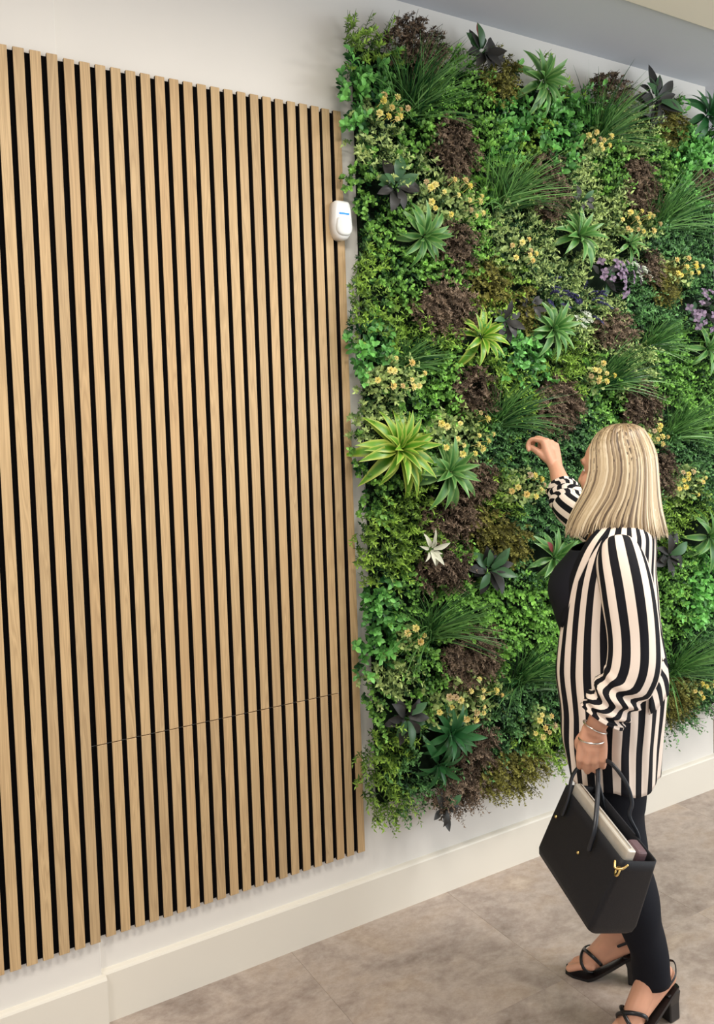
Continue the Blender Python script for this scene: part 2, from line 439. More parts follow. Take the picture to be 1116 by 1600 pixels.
ROSE = [    # x, y, radius px, material, leaves, tilt up, label
 (660, 368, 48, 'strap', 22, -0.75, 'green strap-leaved rosette near the motion sensor'),
 (846, 128, 46, 'strap', 26, -0.2, 'green strap-leaved rosette at the top edge beside dark leaves'),
 (902, 370, 46, 'strap', 20, 0.25, 'green strap-leaved rosette above the left purple hydrangea'),
 (1104, 182, 44, 'strap_deep', 22, 0.1, 'deep green rosette in the top right corner'),
 (750, 528, 48, 'strap_lime', 16, 0.35, 'upright yellow-edged rosette beside a wide brown fern'),
 (622, 703, 66, 'strap_lime', 30, 0.1, 'biggest bright lime rosette beside the oak slats'),
 (700, 738, 56, 'strap', 20, 0.1, 'green rosette touching the big lime rosette on its right'),
 (862, 515, 46, 'strap', 20, 0.0, 'green rosette under the dark lavender spikes'),
 (1104, 545, 36, 'strap', 16, -0.1, 'green rosette at the right picture edge below the hydrangea'),
 (702, 1146, 50, 'strap_deep', 18, 0.0, 'lowest glossy green rosette under the low yellow flowers'),
 (684, 1192, 44, 'strap_deep', 12, -0.9, 'drooping dark green rosette near the bottom edge'),
 (864, 872, 44, 'strap', 16, 0.2, 'green rosette with a red leaf at the woman\'s chest'),
 (1106, 838, 44, 'strap', 16, 0.1, 'green rosette at the right picture edge behind the woman'),
 (982, 382, 26, 'strap', 12, 0.3, 'small green rosette right of the hydrangea\'s upper petals'),
]
FLOWER = [  # x, y, rx, ry, count, label
 (606, 174, 30, 20, 10, 'yellow flower cluster nearest the top left corner'),
 (702, 312, 54, 34, 17, 'large pale yellow flower cluster above the sensor-side rosette'),
 (928, 224, 20, 15, 9, 'yellow flower cluster below the top edge grass'),
 (994, 350, 34, 20, 14, 'orange-yellow flower cluster above the small green rosette'),
 (812, 394, 24, 18, 8, 'cream flower cluster in the upper middle'),
 (617, 586, 40, 28, 11, 'yellow flower cluster above the biggest lime rosette'),
 (722, 676, 44, 36, 15, 'yellow flower cluster right of the biggest lime rosette'),
 (932, 586, 18, 18, 9, 'tight yellow flower bunch left of the grass above the head'),
 (1062, 418, 26, 20, 10, 'yellow flower cluster left of the right hydrangea'),
 (1018, 682, 18, 18, 9, 'yellow flower cluster peeking out behind the blonde hair'),
 (822, 762, 34, 22, 10, 'yellow flower cluster below the raised hand'),
 (1074, 752, 28, 24, 10, 'yellow flower cluster right of the hair at cheek height'),
 (732, 1092, 58, 34, 16, 'wide low yellow flower cluster above the lowest rosette'),
 (842, 1130, 18, 20, 8, 'small yellow flower bunch left of the jacket hem'),
 (642, 992, 18, 16, 4, 'sparse yellow flowers at the foot of the lower left grass'),
 (1090, 1074, 24, 14, 7, 'small yellow flower cluster right of the jacket'),
]
DARKP = [   # x, y, r, n dark, n green, label
 (752, 84, 38, 8, 4, 'dark-leaved plant on the top edge with a pink shoot'),
 (616, 294, 42, 6, 6, 'dark-leaved plant above the motion sensor side rosette'),
 (1024, 158, 42, 9, 3, 'dark-leaved plant on the top edge with one tall upright leaf'),
 (908, 315, 20, 4, 1, 'small dark-leaved plant above the right upper rosette'),
 (786, 502, 30, 7, 1, 'blackish plant right of the upright yellow-edged rosette'),
 (764, 890, 40, 8, 5, 'dark-leaved plant in the middle left of the woman\'s chest'),
 (634, 1122, 38, 7, 3, 'dark-leaved plant left of the low yellow flowers'),
 (1042, 868, 36, 8, 2, 'dark-leaved plant behind the woman\'s shoulder'),
 (826, 478, 22, 4, 0, 'small grey-leaved plant left of the lavender'),
 (694, 1262, 30, 4, 1, 'broad dark leaves hanging at the bottom edge'),
]
HYDR = [(957, 432, 36, 32, 'left purple hydrangea'), (1096, 486, 30, 30, 'right purple hydrangea at the picture edge')]
LAV = [(870, 468, 24, 'dark lavender spikes above the middle rosette'), (922, 480, 20, 'blue lavender spikes below the left hydrangea')]
WHT = [(1002, 432, 18, 'white flower sprays right of the left hydrangea'), (912, 505, 12, 'tiny white flower sprays below the blue lavender')]

# ---- background foliage: species seeds (pixel), grouped by species and column
SEEDS = [(575, 62, 'fine'), (580, 112, 'broad'), (565, 165, 'broad'), (598, 220, 'pale'), (655, 208, 'box'), (700, 150, 'box'), (555, 290, 'box'),
 (600, 345, 'box'), (585, 420, 'fine'), (632, 440, 'box'), (580, 540, 'broad'), (650, 640, 'box'), (590, 635, 'pale'), (580, 765, 'box'),
 (610, 815, 'fine'), (590, 880, 'fine'), (590, 935, 'broad'), (590, 1010, 'broad'), (625, 1055, 'pale'), (585, 1120, 'box'), (600, 1190, 'fine'),
 (600, 1262, 'fine'), (650, 925, 'box'), (662, 1045, 'box'), (570, 485, 'fine'), (640, 500, 'fine'), (640, 850, 'fine'), (560, 60, 'fine'),
 (770, 205, 'box'), (806, 205, 'broad'), (836, 232, 'moss2'), (800, 362, 'pale'), (835, 340, 'pale'), (812, 440, 'moss2'), (850, 425, 'pale'),
 (822, 560, 'broad'), (804, 600, 'fine'), (790, 700, 'deep'), (850, 735, 'deep'), (785, 780, 'fine'), (835, 815, 'deep'), (790, 940, 'box'),
 (850, 955, 'box'), (800, 1105, 'deep'), (860, 1175, 'fine'), (740, 340, 'box'), (680, 620, 'box'), (770, 1130, 'deep'), (840, 870, 'deep'),
 (660, 1215, 'deep'), (890, 220, 'broad'), (880, 1100, 'deep'), (730, 920, 'box'), (780, 985, 'box'), (690, 270, 'pale'),
 (910, 165, 'broad'), (905, 128, 'fine'), (922, 272, 'pale'), (960, 272, 'box'), (1000, 185, 'pale'), (1050, 232, 'box'), (1082, 240, 'broad'),
 (960, 322, 'pale'), (1062, 388, 'deep'), (930, 470, 'pale'), (1020, 478, 'deep'), (930, 622, 'box'), (1060, 580, 'box'), (1062, 705, 'deep'),
 (1100, 745, 'deep'), (1060, 912, 'box'), (1092, 935, 'broad'), (1082, 800, 'moss2'), (1062, 955, 'box'), (1080, 1112, 'deep'), (900, 640, 'deep'),
 (890, 590, 'fine'), (1000, 560, 'pale'), (1100, 400, 'deep'), (1090, 620, 'box'), (920, 700, 'deep'), (940, 1000, 'deep'), (960, 800, 'box'), (1100, 1020, 'deep')]
SPEC = {   # n leaves, leaf length, width, sprig length, shape, material, spacing
 'fine':  (16, 0.0150, 0.0056, 0.078, leaves5, 'fine', 0.0185),
 'box':   (12, 0.0128, 0.0098, 0.070, leaves8, 'box', 0.0195),
 'broad': (10, 0.0225, 0.0150, 0.075, leaves8, 'broad', 0.0240),
 'pale':  (13, 0.0140, 0.0072, 0.078, leaves5, 'pale', 0.0190),
 'moss2': (15, 0.0105, 0.0075, 0.070, leaves8, 'fine', 0.0200),
 'deep':  (14, 0.0135, 0.0070, 0.075, leaves5, 'deep', 0.0185)}
BGLABEL = {'fine': 'fine yellow-green needle-leaved foliage', 'box': 'small round-leaved boxwood foliage', 'broad': 'broad glossy bright green foliage',
 'pale': 'pale grey-green small-leaved foliage', 'moss2': 'lime green mossy foliage', 'deep': 'deep green small-leaved foliage'}
COLLABEL = ['filling gaps along the left side of the green wall', 'filling gaps in the middle of the green wall', 'filling gaps on the right side of the green wall']
seedp = np.array([at(a, b, -0.08)[[0, 2]] for a, b, _ in SEEDS])
seeds = [s for *_, s in SEEDS]
# zones kept clear for feature plants (world X,Z ellipse)
ZONES = []
def zone(px, py, rx, ry, k):
    P = at(px, py, -0.09); q = at(px + rx, py, -0.09)
    ZONES.append((P[0], P[2], max(0.02, (q[0] - P[0]) * k), ry / px_per_m(P) * k))
for a, b, rx, ry, _ in FERN + OLIVE: zone(a, b, rx, ry, 0.92)
for a, b, r, *_ in ROSE: zone(a, b, r, r, 0.6)
for a, b, r, nd, ng, _ in DARKP: zone(a, b, r, r, 0.52)
for a, b, rx, ry, *_ in FLOWER: zone(a, b, rx, ry, 0.85)
for a, b, rx, ry, *_ in HYDR: zone(a, b, rx, ry, 0.9)
for a, b, w_, h_, sw, _ in GRASS: zone(a + sw * w_ * .4, b - h_ * 0.42, w_ * 0.5, h_ * 0.45, 0.85)
zone(556, 340, 24, 50, 1.0)      # nothing grows over the motion sensor
ZN = np.array(ZONES)
def clear_of_zones(X, Z):
    d = ((X[:, None] - ZN[None, :, 0]) / ZN[None, :, 2]) ** 2 + ((Z[:, None] - ZN[None, :, 1]) / ZN[None, :, 3]) ** 2
    return d.min(1) > 1.0
def edge_wave(x, s): return 0.018 * np.sin(x * 17 + s) + 0.012 * np.sin(x * 41 + 2 * s)
fol = {}
for sp, (n, L, W, SL, fn, mat, gap) in SPEC.items():
    gx = np.arange(GX0 - 0.012, GX1 + 0.05, gap); gz = np.arange(GZ0 - 0.03, GZ1 + 0.06, gap)
    X, Z = [a.ravel() for a in np.meshgrid(gx, gz)]
    X = X + RNG.normal(0, gap * 0.35, len(X)); Z = Z + RNG.normal(0, gap * 0.35, len(Z))
    jit = RNG.normal(0, 0.022, (len(X), 2))
    own = (((X + jit[:, 0])[:, None] - seedp[None, :, 0]) ** 2 + ((Z + jit[:, 1])[:, None] - seedp[None, :, 1]) ** 2).argmin(1)
    keep = np.array([seeds[i] == sp for i in own])
    keep &= clear_of_zones(X, Z)
    keep &= (Z > GZ0 + 0.0 + edge_wave(X, 1)) & (Z < GZ1 + 0.02 + edge_wave(X, 4)) & (X > GX0 - 0.01 + edge_wave(Z, 2)) & (X < GX1 + 0.03)
    X, Z, own = X[keep], Z[keep], own[keep]
    c = np.where(X < 1.16, 0, np.where(X < 1.86, 1, 2))
    for ci in range(3):
        q = c == ci
        if q.sum() < 5: continue
        x, z = X[q], Z[q]; k = len(x)
        lump = 0.016 * np.sin(x * 23 + z * 9) + 0.014 * np.sin(z * 31 - x * 13) + 0.020 * np.sin(x * 71 + 3 * np.sin(z * 23)) * np.sin(z * 67 + 2 * np.sin(x * 19))
        B = np.stack([x, -0.006 - RNG.random(k) * 0.012, z], 1)
        edge = np.clip((0.10 - (x - GX0)) / 0.10, 0, 1) * -0.28 + np.clip((x - GX1 + 0.08) / 0.1, 0, 1) * 0.3
        T = np.stack([RNG.normal(0, 0.34, k) + edge, -np.ones(k), RNG.normal(0.12, 0.34, k) + np.clip((GZ0 + 0.12 - z) / 0.12, 0, 1) * -0.28
                      + np.clip((z - GZ1 + 0.1) / 0.1, 0, 1) * 0.35], 1)
        Ls = (SL + lump * 0.9 + RNG.normal(0, 0.012, k)).clip(0.03, 0.14)
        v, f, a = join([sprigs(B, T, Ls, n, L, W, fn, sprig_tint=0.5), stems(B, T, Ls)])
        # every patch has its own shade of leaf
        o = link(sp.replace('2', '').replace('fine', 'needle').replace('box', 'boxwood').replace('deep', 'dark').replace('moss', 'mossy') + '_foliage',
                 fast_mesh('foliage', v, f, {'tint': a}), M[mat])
        tag(o, BGLABEL[sp] + ' ' + COLLABEL[ci], 'foliage', 'background foliage', 'stuff')

# ---- one mesh per fern / moss clump
def wall_frame(P, up=0.0, side=0.0):
    z = Vector((side, -1.0, up)).normalized(); x = Vector((1, 0, 0)); y = z.cross(x).normalized(); x = y.cross(z)
    return Matrix(((x.x, y.x, z.x, P[0]), (x.y, y.y, z.y, P[1]), (x.z, y.z, z.z, P[2]), (0, 0, 0, 1)))
def dims(px, py, rx, ry, Y=-0.09):
    P = at(px, py, Y); q = at(px + rx, py, Y)
    return P, (q[0] - P[0]), ry / px_per_m(P)
def scatter(n, a, b, dmin, rng, tries=40):
    pts = []
    for _ in range(n * tries):
        if len(pts) >= n: break
        r = math.sqrt(rng.random()); t = rng.random() * 6.283
        p = (a * r * math.cos(t), b * r * math.sin(t))
        if all((p[0] - q[0]) ** 2 + (p[1] - q[1]) ** 2 > dmin * dmin for q in pts): pts.append(p)
    return np.array(pts)
def clump(name, lst, mat, cat, group, leaf, wid, n, spacing, length, fn):
    for (px, py, rx, ry, label) in lst:
        P, a, b = dims(px, py, rx, ry)
        rng = np.random.default_rng(int(px * 7 + py))
        cnt = int(PI * a * b / spacing ** 2)
        s = scatter(cnt, a * 0.9, b * 0.9, spacing * 0.6, rng)
        k = len(s)
        B = np.stack([s[:, 0] * 0.85, np.full(k, 0.082) - rng.random(k) * 0.01, s[:, 1] * 0.85], 1)     # relative to the clump centre
        rr = (s[:, 0] / a) ** 2 + (s[:, 1] / b) ** 2
        T = np.stack([s[:, 0] / a * 0.35 + rng.normal(0, 0.25, k), -np.ones(k), s[:, 1] / b * 0.3 + 0.05 + rng.normal(0, 0.25, k)], 1)
        Ls = length * (1.05 - 0.25 * rr) * (1 + rng.normal(0, 0.12, k))
        # fronds fork near the end
        parts = [stems(B, T, Ls, 0.0016)]
        for fk in range(3):
            T2 = nrm(T) + rng.normal(0, 0.55, (k, 3)) * np.array([1, 0.4, 1])
            B2 = B + nrm(T) * (Ls * (0.35 + 0.15 * fk))[:, None]
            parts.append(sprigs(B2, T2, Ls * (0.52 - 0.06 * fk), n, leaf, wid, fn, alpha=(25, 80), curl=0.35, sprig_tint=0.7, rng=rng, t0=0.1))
        v, f, t = join(parts)
        o = link(name, fast_mesh(name, v, f, {'tint': t}), mat); o.location = P
        tag(o, label, cat, group)
clump('brown_fern', FERN, M['brown'], 'fern', 'brown ferns in the green wall', 0.0105, 0.0050, 18, 0.0185, 0.098, leaves5)
clump('olive_moss', OLIVE, M['moss'], 'moss', 'olive clumps in the green wall', 0.0085, 0.0062, 15, 0.019, 0.095, leaves5)

# ---- grass tufts
def blades(n, w, h, sway, rng, seg=6):
    t = np.linspace(0, 1, seg + 1)
    az = (rng.normal(0, 0.74, n) + sway * 0.8).clip(-1.35, 1.35)
    L = h * (0.8 + 0.45 * rng.random(n)) * 1.15
    base = np.stack([rng.normal(0, w * 0.16, n), 0.07 - rng.random(n) * 0.02, rng.normal(0, h * 0.05, n) ], 1)
    outw = 0.25 + 0.8 * rng.random(n)
    D = nrm(np.stack([np.sin(az) * 0.9, -outw, np.cos(az) * 0.95], 1))
    droop = (0.15 + 0.55 * rng.random(n)) * (0.4 + np.abs(np.sin(az)))
    side = np.sign(np.sin(az) + 1e-6) * 0.3 * rng.random(n) + rng.normal(0, 0.12, n)
    C = base[:, None] + D[:, None] * (L[:, None] * t)[..., None]
    C[..., 2] -= (L * droop)[:, None] * t ** 2.2 * 0.6
    C[..., 0] += (L * side)[:, None] * t ** 2
    C[..., 1] -= (L * 0.12)[:, None] * t ** 2
    tg = np.gradient(C, axis=1); tg = nrm(tg)
    wd = nrm(np.cross(tg, np.array([0.3, -1.0, 0.3]) + rng.normal(0, 0.5, (n, 1, 3))))
    hw = (0.0019 * (1 - t ** 2.5) + 0.0002) * (0.8 + 0.5 * rng.random((n, 1)))
    V = np.stack([C - wd * hw[..., None], C + wd * hw[..., None]], 2).reshape(n, -1, 3)
    f = np.array([[2 * i, 2 * i + 1, 2 * i + 3, 2 * i + 2] for i in range(seg)])
    F_ = (f[None] + (2 * (seg + 1)) * np.arange(n)[:, None, None]).reshape(-1, 4)
    return V.reshape(-1, 3), F_, np.repeat(rng.random(n) * 0.9, 2 * (seg + 1))
for (px, py, w_, h_, sw, label) in GRASS:
    P, a, b = dims(px, py, w_, h_)
    rng = np.random.default_rng(int(px + py * 3))
    V, F4, t = blades(190 if h_ > 60 else 160, max(a, 0.07), b, sw, rng)
    o = link('grass_tuft', fast_mesh('grass_tuft', V, F4, {'tint': t}), M['grass']); o.location = P
    tag(o, label, 'grass', 'grass tufts in the green wall')

# ---- large leaves as shared meshes
def strap_leaf(bend, wid, fold=0.18, seg=7, peak=0.38, blunt=0.0):
    v, f, e, t_ = [], [], [], []
    for i in range(seg + 1):
        t = i / seg
        ang = bend * t
        x = math.sin(ang) / bend if bend else t
        z = -(1 - math.cos(ang)) / bend if bend else 0
        w = wid * (min(1.0, 0.35 + t / peak * 0.65) if t < peak else max(0.012, (1 - ((t - peak) / (1 - peak)) ** (1.7 + blunt))))
        for s in (-1, 0, 1):
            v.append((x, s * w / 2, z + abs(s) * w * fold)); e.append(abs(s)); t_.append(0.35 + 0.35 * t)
        if i:
            k = 3 * i
            f += [(k - 3, k - 2, k + 1, k), (k - 2, k - 1, k + 2, k + 1)]
    me = pymesh('leaf', v, f, True)
    me.attributes.new('edge', 'FLOAT', 'POINT').data.foreach_set('value', e)
    me.attributes.new('tint', 'FLOAT', 'POINT').data.foreach_set('value', t_)
    return me
def variants(mat, specs):
    out = []
    for s in specs:
        me = strap_leaf(*s); me.materials.append(mat); out.append(me)
    return out
STRAP = {k: variants(M[k], [(0.35, 0.25), (0.8, 0.24), (1.25, 0.23), (1.7, 0.22)]) for k in ('strap', 'strap_lime', 'strap_deep')}
def leaf_obj(me, parent, phi, elev, L, base=0.008, z0=0.0, roll=0.0):
    o = link('leaf', me, None, parent)
    o.matrix_local = (Matrix.Rotation(phi, 4, 'Z') @ Matrix.Translation((base, 0, z0)) @ Matrix.Rotation(-elev, 4, 'Y')
                      @ Matrix.Rotation(roll, 4, 'X') @ Matrix.Diagonal((L, L, L, 1)))
    return o
CORE = fast_mesh('stem', *stems(np.array([[0, 0, -0.075]]), np.array([[0, 0, 1.0]]), np.array([0.10]), 0.006)[:2], {'tint': np.full(6, 0.2)})
CORE.materials.append(M['deep'])
for (px, py, r, mk, n, up, label) in ROSE:
    P, a, b = dims(px, py, r, r, -0.085)
    root = empty('rosette_plant', mat=wall_frame(P, 0.15 + up * 0.8)); tag(root, label, 'plant', 'strap-leaved rosettes')
    link('stem', CORE, None, root)
    rg = random.Random(px * 3 + py)
    n = int(n * 1.35)
    for i in range(n):
        q = i / (n - 1)                                   # 0 = inner
        elev = math.radians(80 - 66 * q ** 0.8 + rg.uniform(-9, 9))
        L = b * 1.22 * (0.55 + 0.55 * q + rg.uniform(-0.12, 0.12))
        me = STRAP[mk][min(3, int(q * 3.2 + rg.random() * 0.8))]
        leaf_obj(me, root, i * 2.399 + rg.uniform(-0.2, 0.2), elev, L, 0.006 + 0.006 * q, 0.02 * (1 - q), rg.uniform(-0.25, 0.25))
# the red leaf in the rosette by the woman's chest
OV = {k: variants(M[k], [(0.3, 0.44, 0.12, 7, 0.42, 0.3), (0.8, 0.42, 0.12, 7, 0.42, 0.3), (1.2, 0.46, 0.1, 7, 0.45, 0.4)]) for k in ('dark', 'dark_green', 'red', 'white_leaf')}
for (px, py, r, nd, ng, label) in DARKP:
    P, a, b = dims(px, py, r, r, -0.08)
    root = empty('dark_leaved_plant', mat=wall_frame(P, 0.2)); tag(root, label, 'plant', 'dark-leaved plants')
    link('stem', CORE, None, root)
    rg = random.Random(px * 5 + py)
    for i in range(nd + ng + 4):
        k = 'dark' if (i * 7 + 3) % (nd + ng) < nd else 'dark_green'
        q = rg.random()
        o = leaf_obj(OV[k][rg.randrange(3)], root, i * 2.399 + rg.uniform(-0.3, 0.3), math.radians(rg.uniform(12, 55)), b * rg.uniform(0.72, 1.1), rg.uniform(0.005, 0.02), rg.uniform(-0.01, 0.02), rg.uniform(-0.4, 0.4))
    if 'tall upright' in label:
        leaf_obj(OV['dark'][0], root, PI / 2 + 0.05, math.radians(12), b * 1.15, 0.03)
        leaf_obj(OV['dark_green'][0], root, PI / 2 - 0.35, math.radians(18), b * 0.85, 0.03)
    if 'pink shoot' in label:
        leaf_obj(strap := OV['red'][0], root, PI / 2 - 0.05, math.radians(10), b * 0.7, 0.06)
for (px, py, r, ph) in ((845, 850, 20, 0.5),):
    P, a, b = dims(px, py, r, r, -0.12)
    rr = [o for o in bpy.data.objects if o.get('label', '').startswith('green rosette with a red leaf')][0]
    leaf_obj(OV['red'][0], rr, 2.4, math.radians(35), 0.06, 0.03, 0.03)
# white-leaved plant
P, a, b = dims(670, 858, 30, 30, -0.1)
root = empty('white_leaved_plant', mat=wall_frame(P, 0.1)); tag(root, 'white-leaved plant between two brown ferns on the left half', 'plant')
link('stem', CORE, None, root)
WL = variants(M['white_leaf'], [(0.5, 0.30), (1.0, 0.30), (1.5, 0.28)])
rg = random.Random(5)
for i in range(11):
    leaf_obj(WL[i % 3], root, [1.4, -0.9, 2.3, -1.5, 0.5, 3.0, -0.5, 1.9, -1.2, 0.1, -2.2][i], math.radians(rg.uniform(8, 55)), b * rg.uniform(0.6, 1.15), 0.01, rg.uniform(0, 0.02), rg.uniform(-0.4, 0.4))

# ---- flower clusters: leafy sprigs + separate heads
def flower_mesh(rng):
    n = 16
    u = (np.arange(n) + 0.5) / n; th = np.arccos(1 - 1.25 * u); ph = np.arange(n) * 2.4
    D = np.stack([np.sin(th) * np.cos(ph), np.sin(th) * np.sin(ph), np.cos(th)], 1)
    Pp = D * 0.25; N = nrm(np.array([[0, 0, 1.0]]) - D * D[:, 2:3] + rng.normal(0, 0.1, (n, 3)))
    V, F, per = leaves8(Pp, D, N, np.full(n, 0.75), np.full(n, 0.62), -0.25)
    S = stems(np.array([[0, 0, -2.6]]), np.array([[0, 0, 1.0]]), np.array([2.9]), 0.10)
    V2, F2, A2 = join([(V, F, np.repeat(rng.random(n), per)), (S[0], S[1], np.zeros(6))])
    me = fast_mesh('flower', V2, F2, {'tint': A2}); me.materials.append(M['yellow']); return me
FLM = [flower_mesh(np.random.default_rng(i)) for i in range(3)]
for (px, py, rx, ry, n, label) in FLOWER:
    P, a, b = dims(px, py, rx, ry, -0.09)
    root = empty('flowering_plant', P); tag(root, label, 'flowers', 'yellow flower clusters')
    rng = np.random.default_rng(px + py); rg = random.Random(px)
    cnt = max(8, int(PI * a * b / 0.021 ** 2)); s = scatter(cnt, a * 1.1, b * 1.15, 0.012, rng); k = len(s)
    B = np.stack([s[:, 0] * 0.8, np.full(k, 0.08), s[:, 1] * 0.8], 1)
    T = np.stack([s[:, 0] * 2.5 + rng.normal(0, 0.25, k), -np.ones(k), s[:, 1] * 2.5 + 0.1 + rng.normal(0, 0.25, k)], 1)
    Ls = np.full(k, 0.085) + rng.normal(0, 0.01, k)
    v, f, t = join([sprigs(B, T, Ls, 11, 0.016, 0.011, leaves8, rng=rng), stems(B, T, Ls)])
    fo = link('foliage', fast_mesh('foliage', v, f, {'tint': t}), M['pale'], root); fo['kind'] = 'stuff'
    for (x, z) in scatter(n, a * 0.95, b * 0.95, 0.020, rng):
        o = link('flower', rg.choice(FLM), None, root)
        sc = rg.uniform(0.0095, 0.0145)
        o.matrix_local = Matrix.Translation((x, -0.018 - rg.random() * 0.022, z)) @ Vector((x * 4 + rg.uniform(-.3, .3), -1, z * 4 + rg.uniform(0, .5))).to_track_quat('Z', 'Y').to_matrix().to_4x4() @ Matrix.Diagonal((sc, sc, sc, 1))
# ---- hydrangeas: four-petalled florets
def floret_mesh():
    ph = np.arange(4) * PI / 2
    D = np.stack([np.cos(ph), np.sin(ph), np.full(4, 0.25)], 1); N = np.tile([[0, 0, 1.0]], (4, 1))
    V, F, per = leaves8(D * 0.05, D, N, np.full(4, 1.0), np.full(4, 0.95), 0.1)
    S = stems(np.array([[0, 0, -3.0]]), np.array([[0, 0, 1.0]]), np.array([3.05]), 0.06)
    V2, F2, A2 = join([(V, F, np.repeat([0.2, 0.8, 0.5, 0.9], per)), (S[0], S[1], np.zeros(6))])
    me = fast_mesh('floret', V2, F2, {'tint': A2}); me.materials.append(M['purple']); return me
FLO = floret_mesh()
for (px, py, rx, ry, label) in HYDR:
    P, a, b = dims(px, py, rx, ry, -0.09)
    root = empty('hydrangea', P); tag(root, label + ' with mauve petals', 'flowers', 'purple hydrangeas')
    rng = np.random.default_rng(px); rg = random.Random(px)
    for i in range(9):
        o = leaf_obj(OV['dark_green' if i % 3 else 'dark'][i % 3], root, 0, 0, 1)
        o.matrix_local = wall_frame((rg.uniform(-a, a) * .5, 0.02, rg.uniform(-b, b) * .5)) @ Matrix.Rotation(i * 0.9, 4, 'Z') @ Matrix.Rotation(-0.4, 4, 'Y') @ Matrix.Diagonal((0.06, 0.06, 0.06, 1))
    for (x, z) in scatter(22, a, b, 0.017, rng):
        o = link('floret', FLO, None, root); sc = rg.uniform(0.014, 0.019)
        o.matrix_local = Matrix.Translation((x, -0.03 - rg.random() * 0.02, z)) @ Vector((x * 9, -1, z * 9 + .2)).to_track_quat('Z', 'Y').to_matrix().to_4x4() @ Matrix.Rotation(rg.random() * 3, 4, 'Z') @ Matrix.Diagonal((sc, sc, sc, 1))
# ---- lavender spikes and white sprays
def spikes(name, px, py, r, n, mat, label, cat, leafl, leafw, ln, nl):
    P, a, b = dims(px, py, r, r, -0.09)
    rng = np.random.default_rng(px); s = scatter(n, a, b, 0.006, rng); k = len(s)
    root = empty(name, P); tag(root, label, cat, None)
    B = np.stack([s[:, 0] * 0.4, np.full(k, 0.075), s[:, 1] * 0.4], 1)
    T = nrm(np.stack([s[:, 0] * 7 + rng.normal(0, .15, k), -np.ones(k), s[:, 1] * 6 + 0.3 + rng.normal(0, .15, k)], 1))
    Ls = np.full(k, 0.075)
    v, f, t = stems(B, T, Ls)
    v2, f2, t2 = sprigs(B, T, Ls, 8, 0.016, 0.005, leaves5, rng=rng)
    V, F, A = join([(v, f, t), (v2, f2, t2)])
    fo = link('foliage', fast_mesh('foliage', V, F, {'tint': A}), M['deep'], root); fo['kind'] = 'stuff'
    for i in range(k):
        b0 = (B + T * Ls[:, None])[i:i + 1]
        v3, f3, t3 = sprigs(b0, T[i:i + 1] + rng.normal(0, .2, (1, 3)), np.array([ln]), nl, leafl, leafw, leaves5, alpha=(20, 50), rng=rng, t0=0.0)
        link('flower_spike', fast_mesh('flower_spike', v3, f3, {'tint': t3}), mat, root)
for (x, y, r, l) in LAV: spikes('lavender', x, y, r, 10, M['lavender'], l, 'flowers', 0.009, 0.006, 0.045, 40)
for (x, y, r, l) in WHT: spikes('white_flower_spray', x, y, r, 12, M['white_bud'], l, 'flowers', 0.009, 0.006, 0.022, 12)

# ------------------------------------------------------------------ planter glimpsed beyond the wall corner
root = empty('round_planter', (3.62, 0.95, 0)); tag(root, 'low white round planter with dark shrub beyond the wall corner', 'planter')
prof = [(0.42, 0.0), (0.45, 0.01), (0.47, 0.12), (0.475, 0.14), (0.45, 0.145), (0.44, 0.11), (0.0, 0.11)]
v, f = [], []
for i in range(40):
    an = i / 40 * 2 * PI
    for r_, z_ in prof: v.append((r_ * math.cos(an), r_ * math.sin(an), z_))
k = len(prof)
for i in range(40):
    for j in range(k - 1): f.append((i * k + j, ((i + 1) % 40) * k + j, ((i + 1) % 40) * k + j + 1, i * k + j + 1))
link('bowl', pymesh('bowl', v, f, True), M['wall'], root)
rng = np.random.default_rng(4); k = 420
r_ = 0.40 * np.sqrt(rng.random(k)); an = rng.random(k) * 6.283
B = np.stack([r_ * np.cos(an), r_ * np.sin(an), np.full(k, 0.10)], 1)
T = np.stack([np.cos(an) * r_ * 0.9 + rng.normal(0, .15, k), np.sin(an) * r_ * 0.9 + rng.normal(0, .15, k), np.ones(k)], 1)
v, f, t = join([sprigs(B, T, 0.35 + 0.5 * rng.random(k), 22, 0.05, 0.026, leaves8, rng=rng, t0=0.02), stems(B, T, np.full(k, 0.5), 0.004)])
fo = link('foliage', fast_mesh('foliage', v, f, {'tint': t}), M['deep'], root); fo['kind'] = 'stuff'

# ------------------------------------------------------------------ motion sensor on the last slats
sx, sy, sz = 0.847, -0.0, 2.336
root = empty('motion_sensor', (sx, sy, sz)); tag(root, 'white plastic motion sensor with a blue light on the oak slats', 'sensor')
def rounded(w0, w1, w2, h, d, name, mat, seg=28, y0=0.0, dome=0.35):
    """upright casing: rounded outline (narrower top, round bottom) with a domed front"""
    out = []
    for i in range(seg * 2):
        a = i / (seg * 2) * 2 * PI
        c, s = math.cos(a), math.sin(a)
        e = 0.30 if s > 0 else 0.72
        xx = math.copysign(abs(c) ** e, c); zz = math.copysign(abs(s) ** (0.42 if s > 0 else 0.85), s)
        w = w1 + (w0 - w1) * max(0, zz)
        out.append((xx * w / 2, zz * h / 2))
    n = len(out); v, f = [], []
    rings = [(1.0, 0.0), (1.0, d * 0.62), (0.95, d * 0.84), (0.82, d * 0.96), (0.5, d * 1.05), (0.02, d * 1.08)]
    for sc, yy in rings:
        for x, z in out: v.append((x * sc, y0 - yy, z * (sc if sc > 0.9 else sc)))
    for r in range(len(rings) - 1):
        for i in range(n): f.append((r * n + i, r * n + (i + 1) % n, (r + 1) * n + (i + 1) % n, (r + 1) * n + i))
    f.append(tuple(range((len(rings) - 1) * n, len(rings) * n))); f.append(tuple(range(n - 1, -1, -1)))
    return link(name, pymesh(name, v, f, True), mat, root)
rounded(0.060, 0.068, 0.06, 0.124, 0.040, 'casing', M['plastic'])
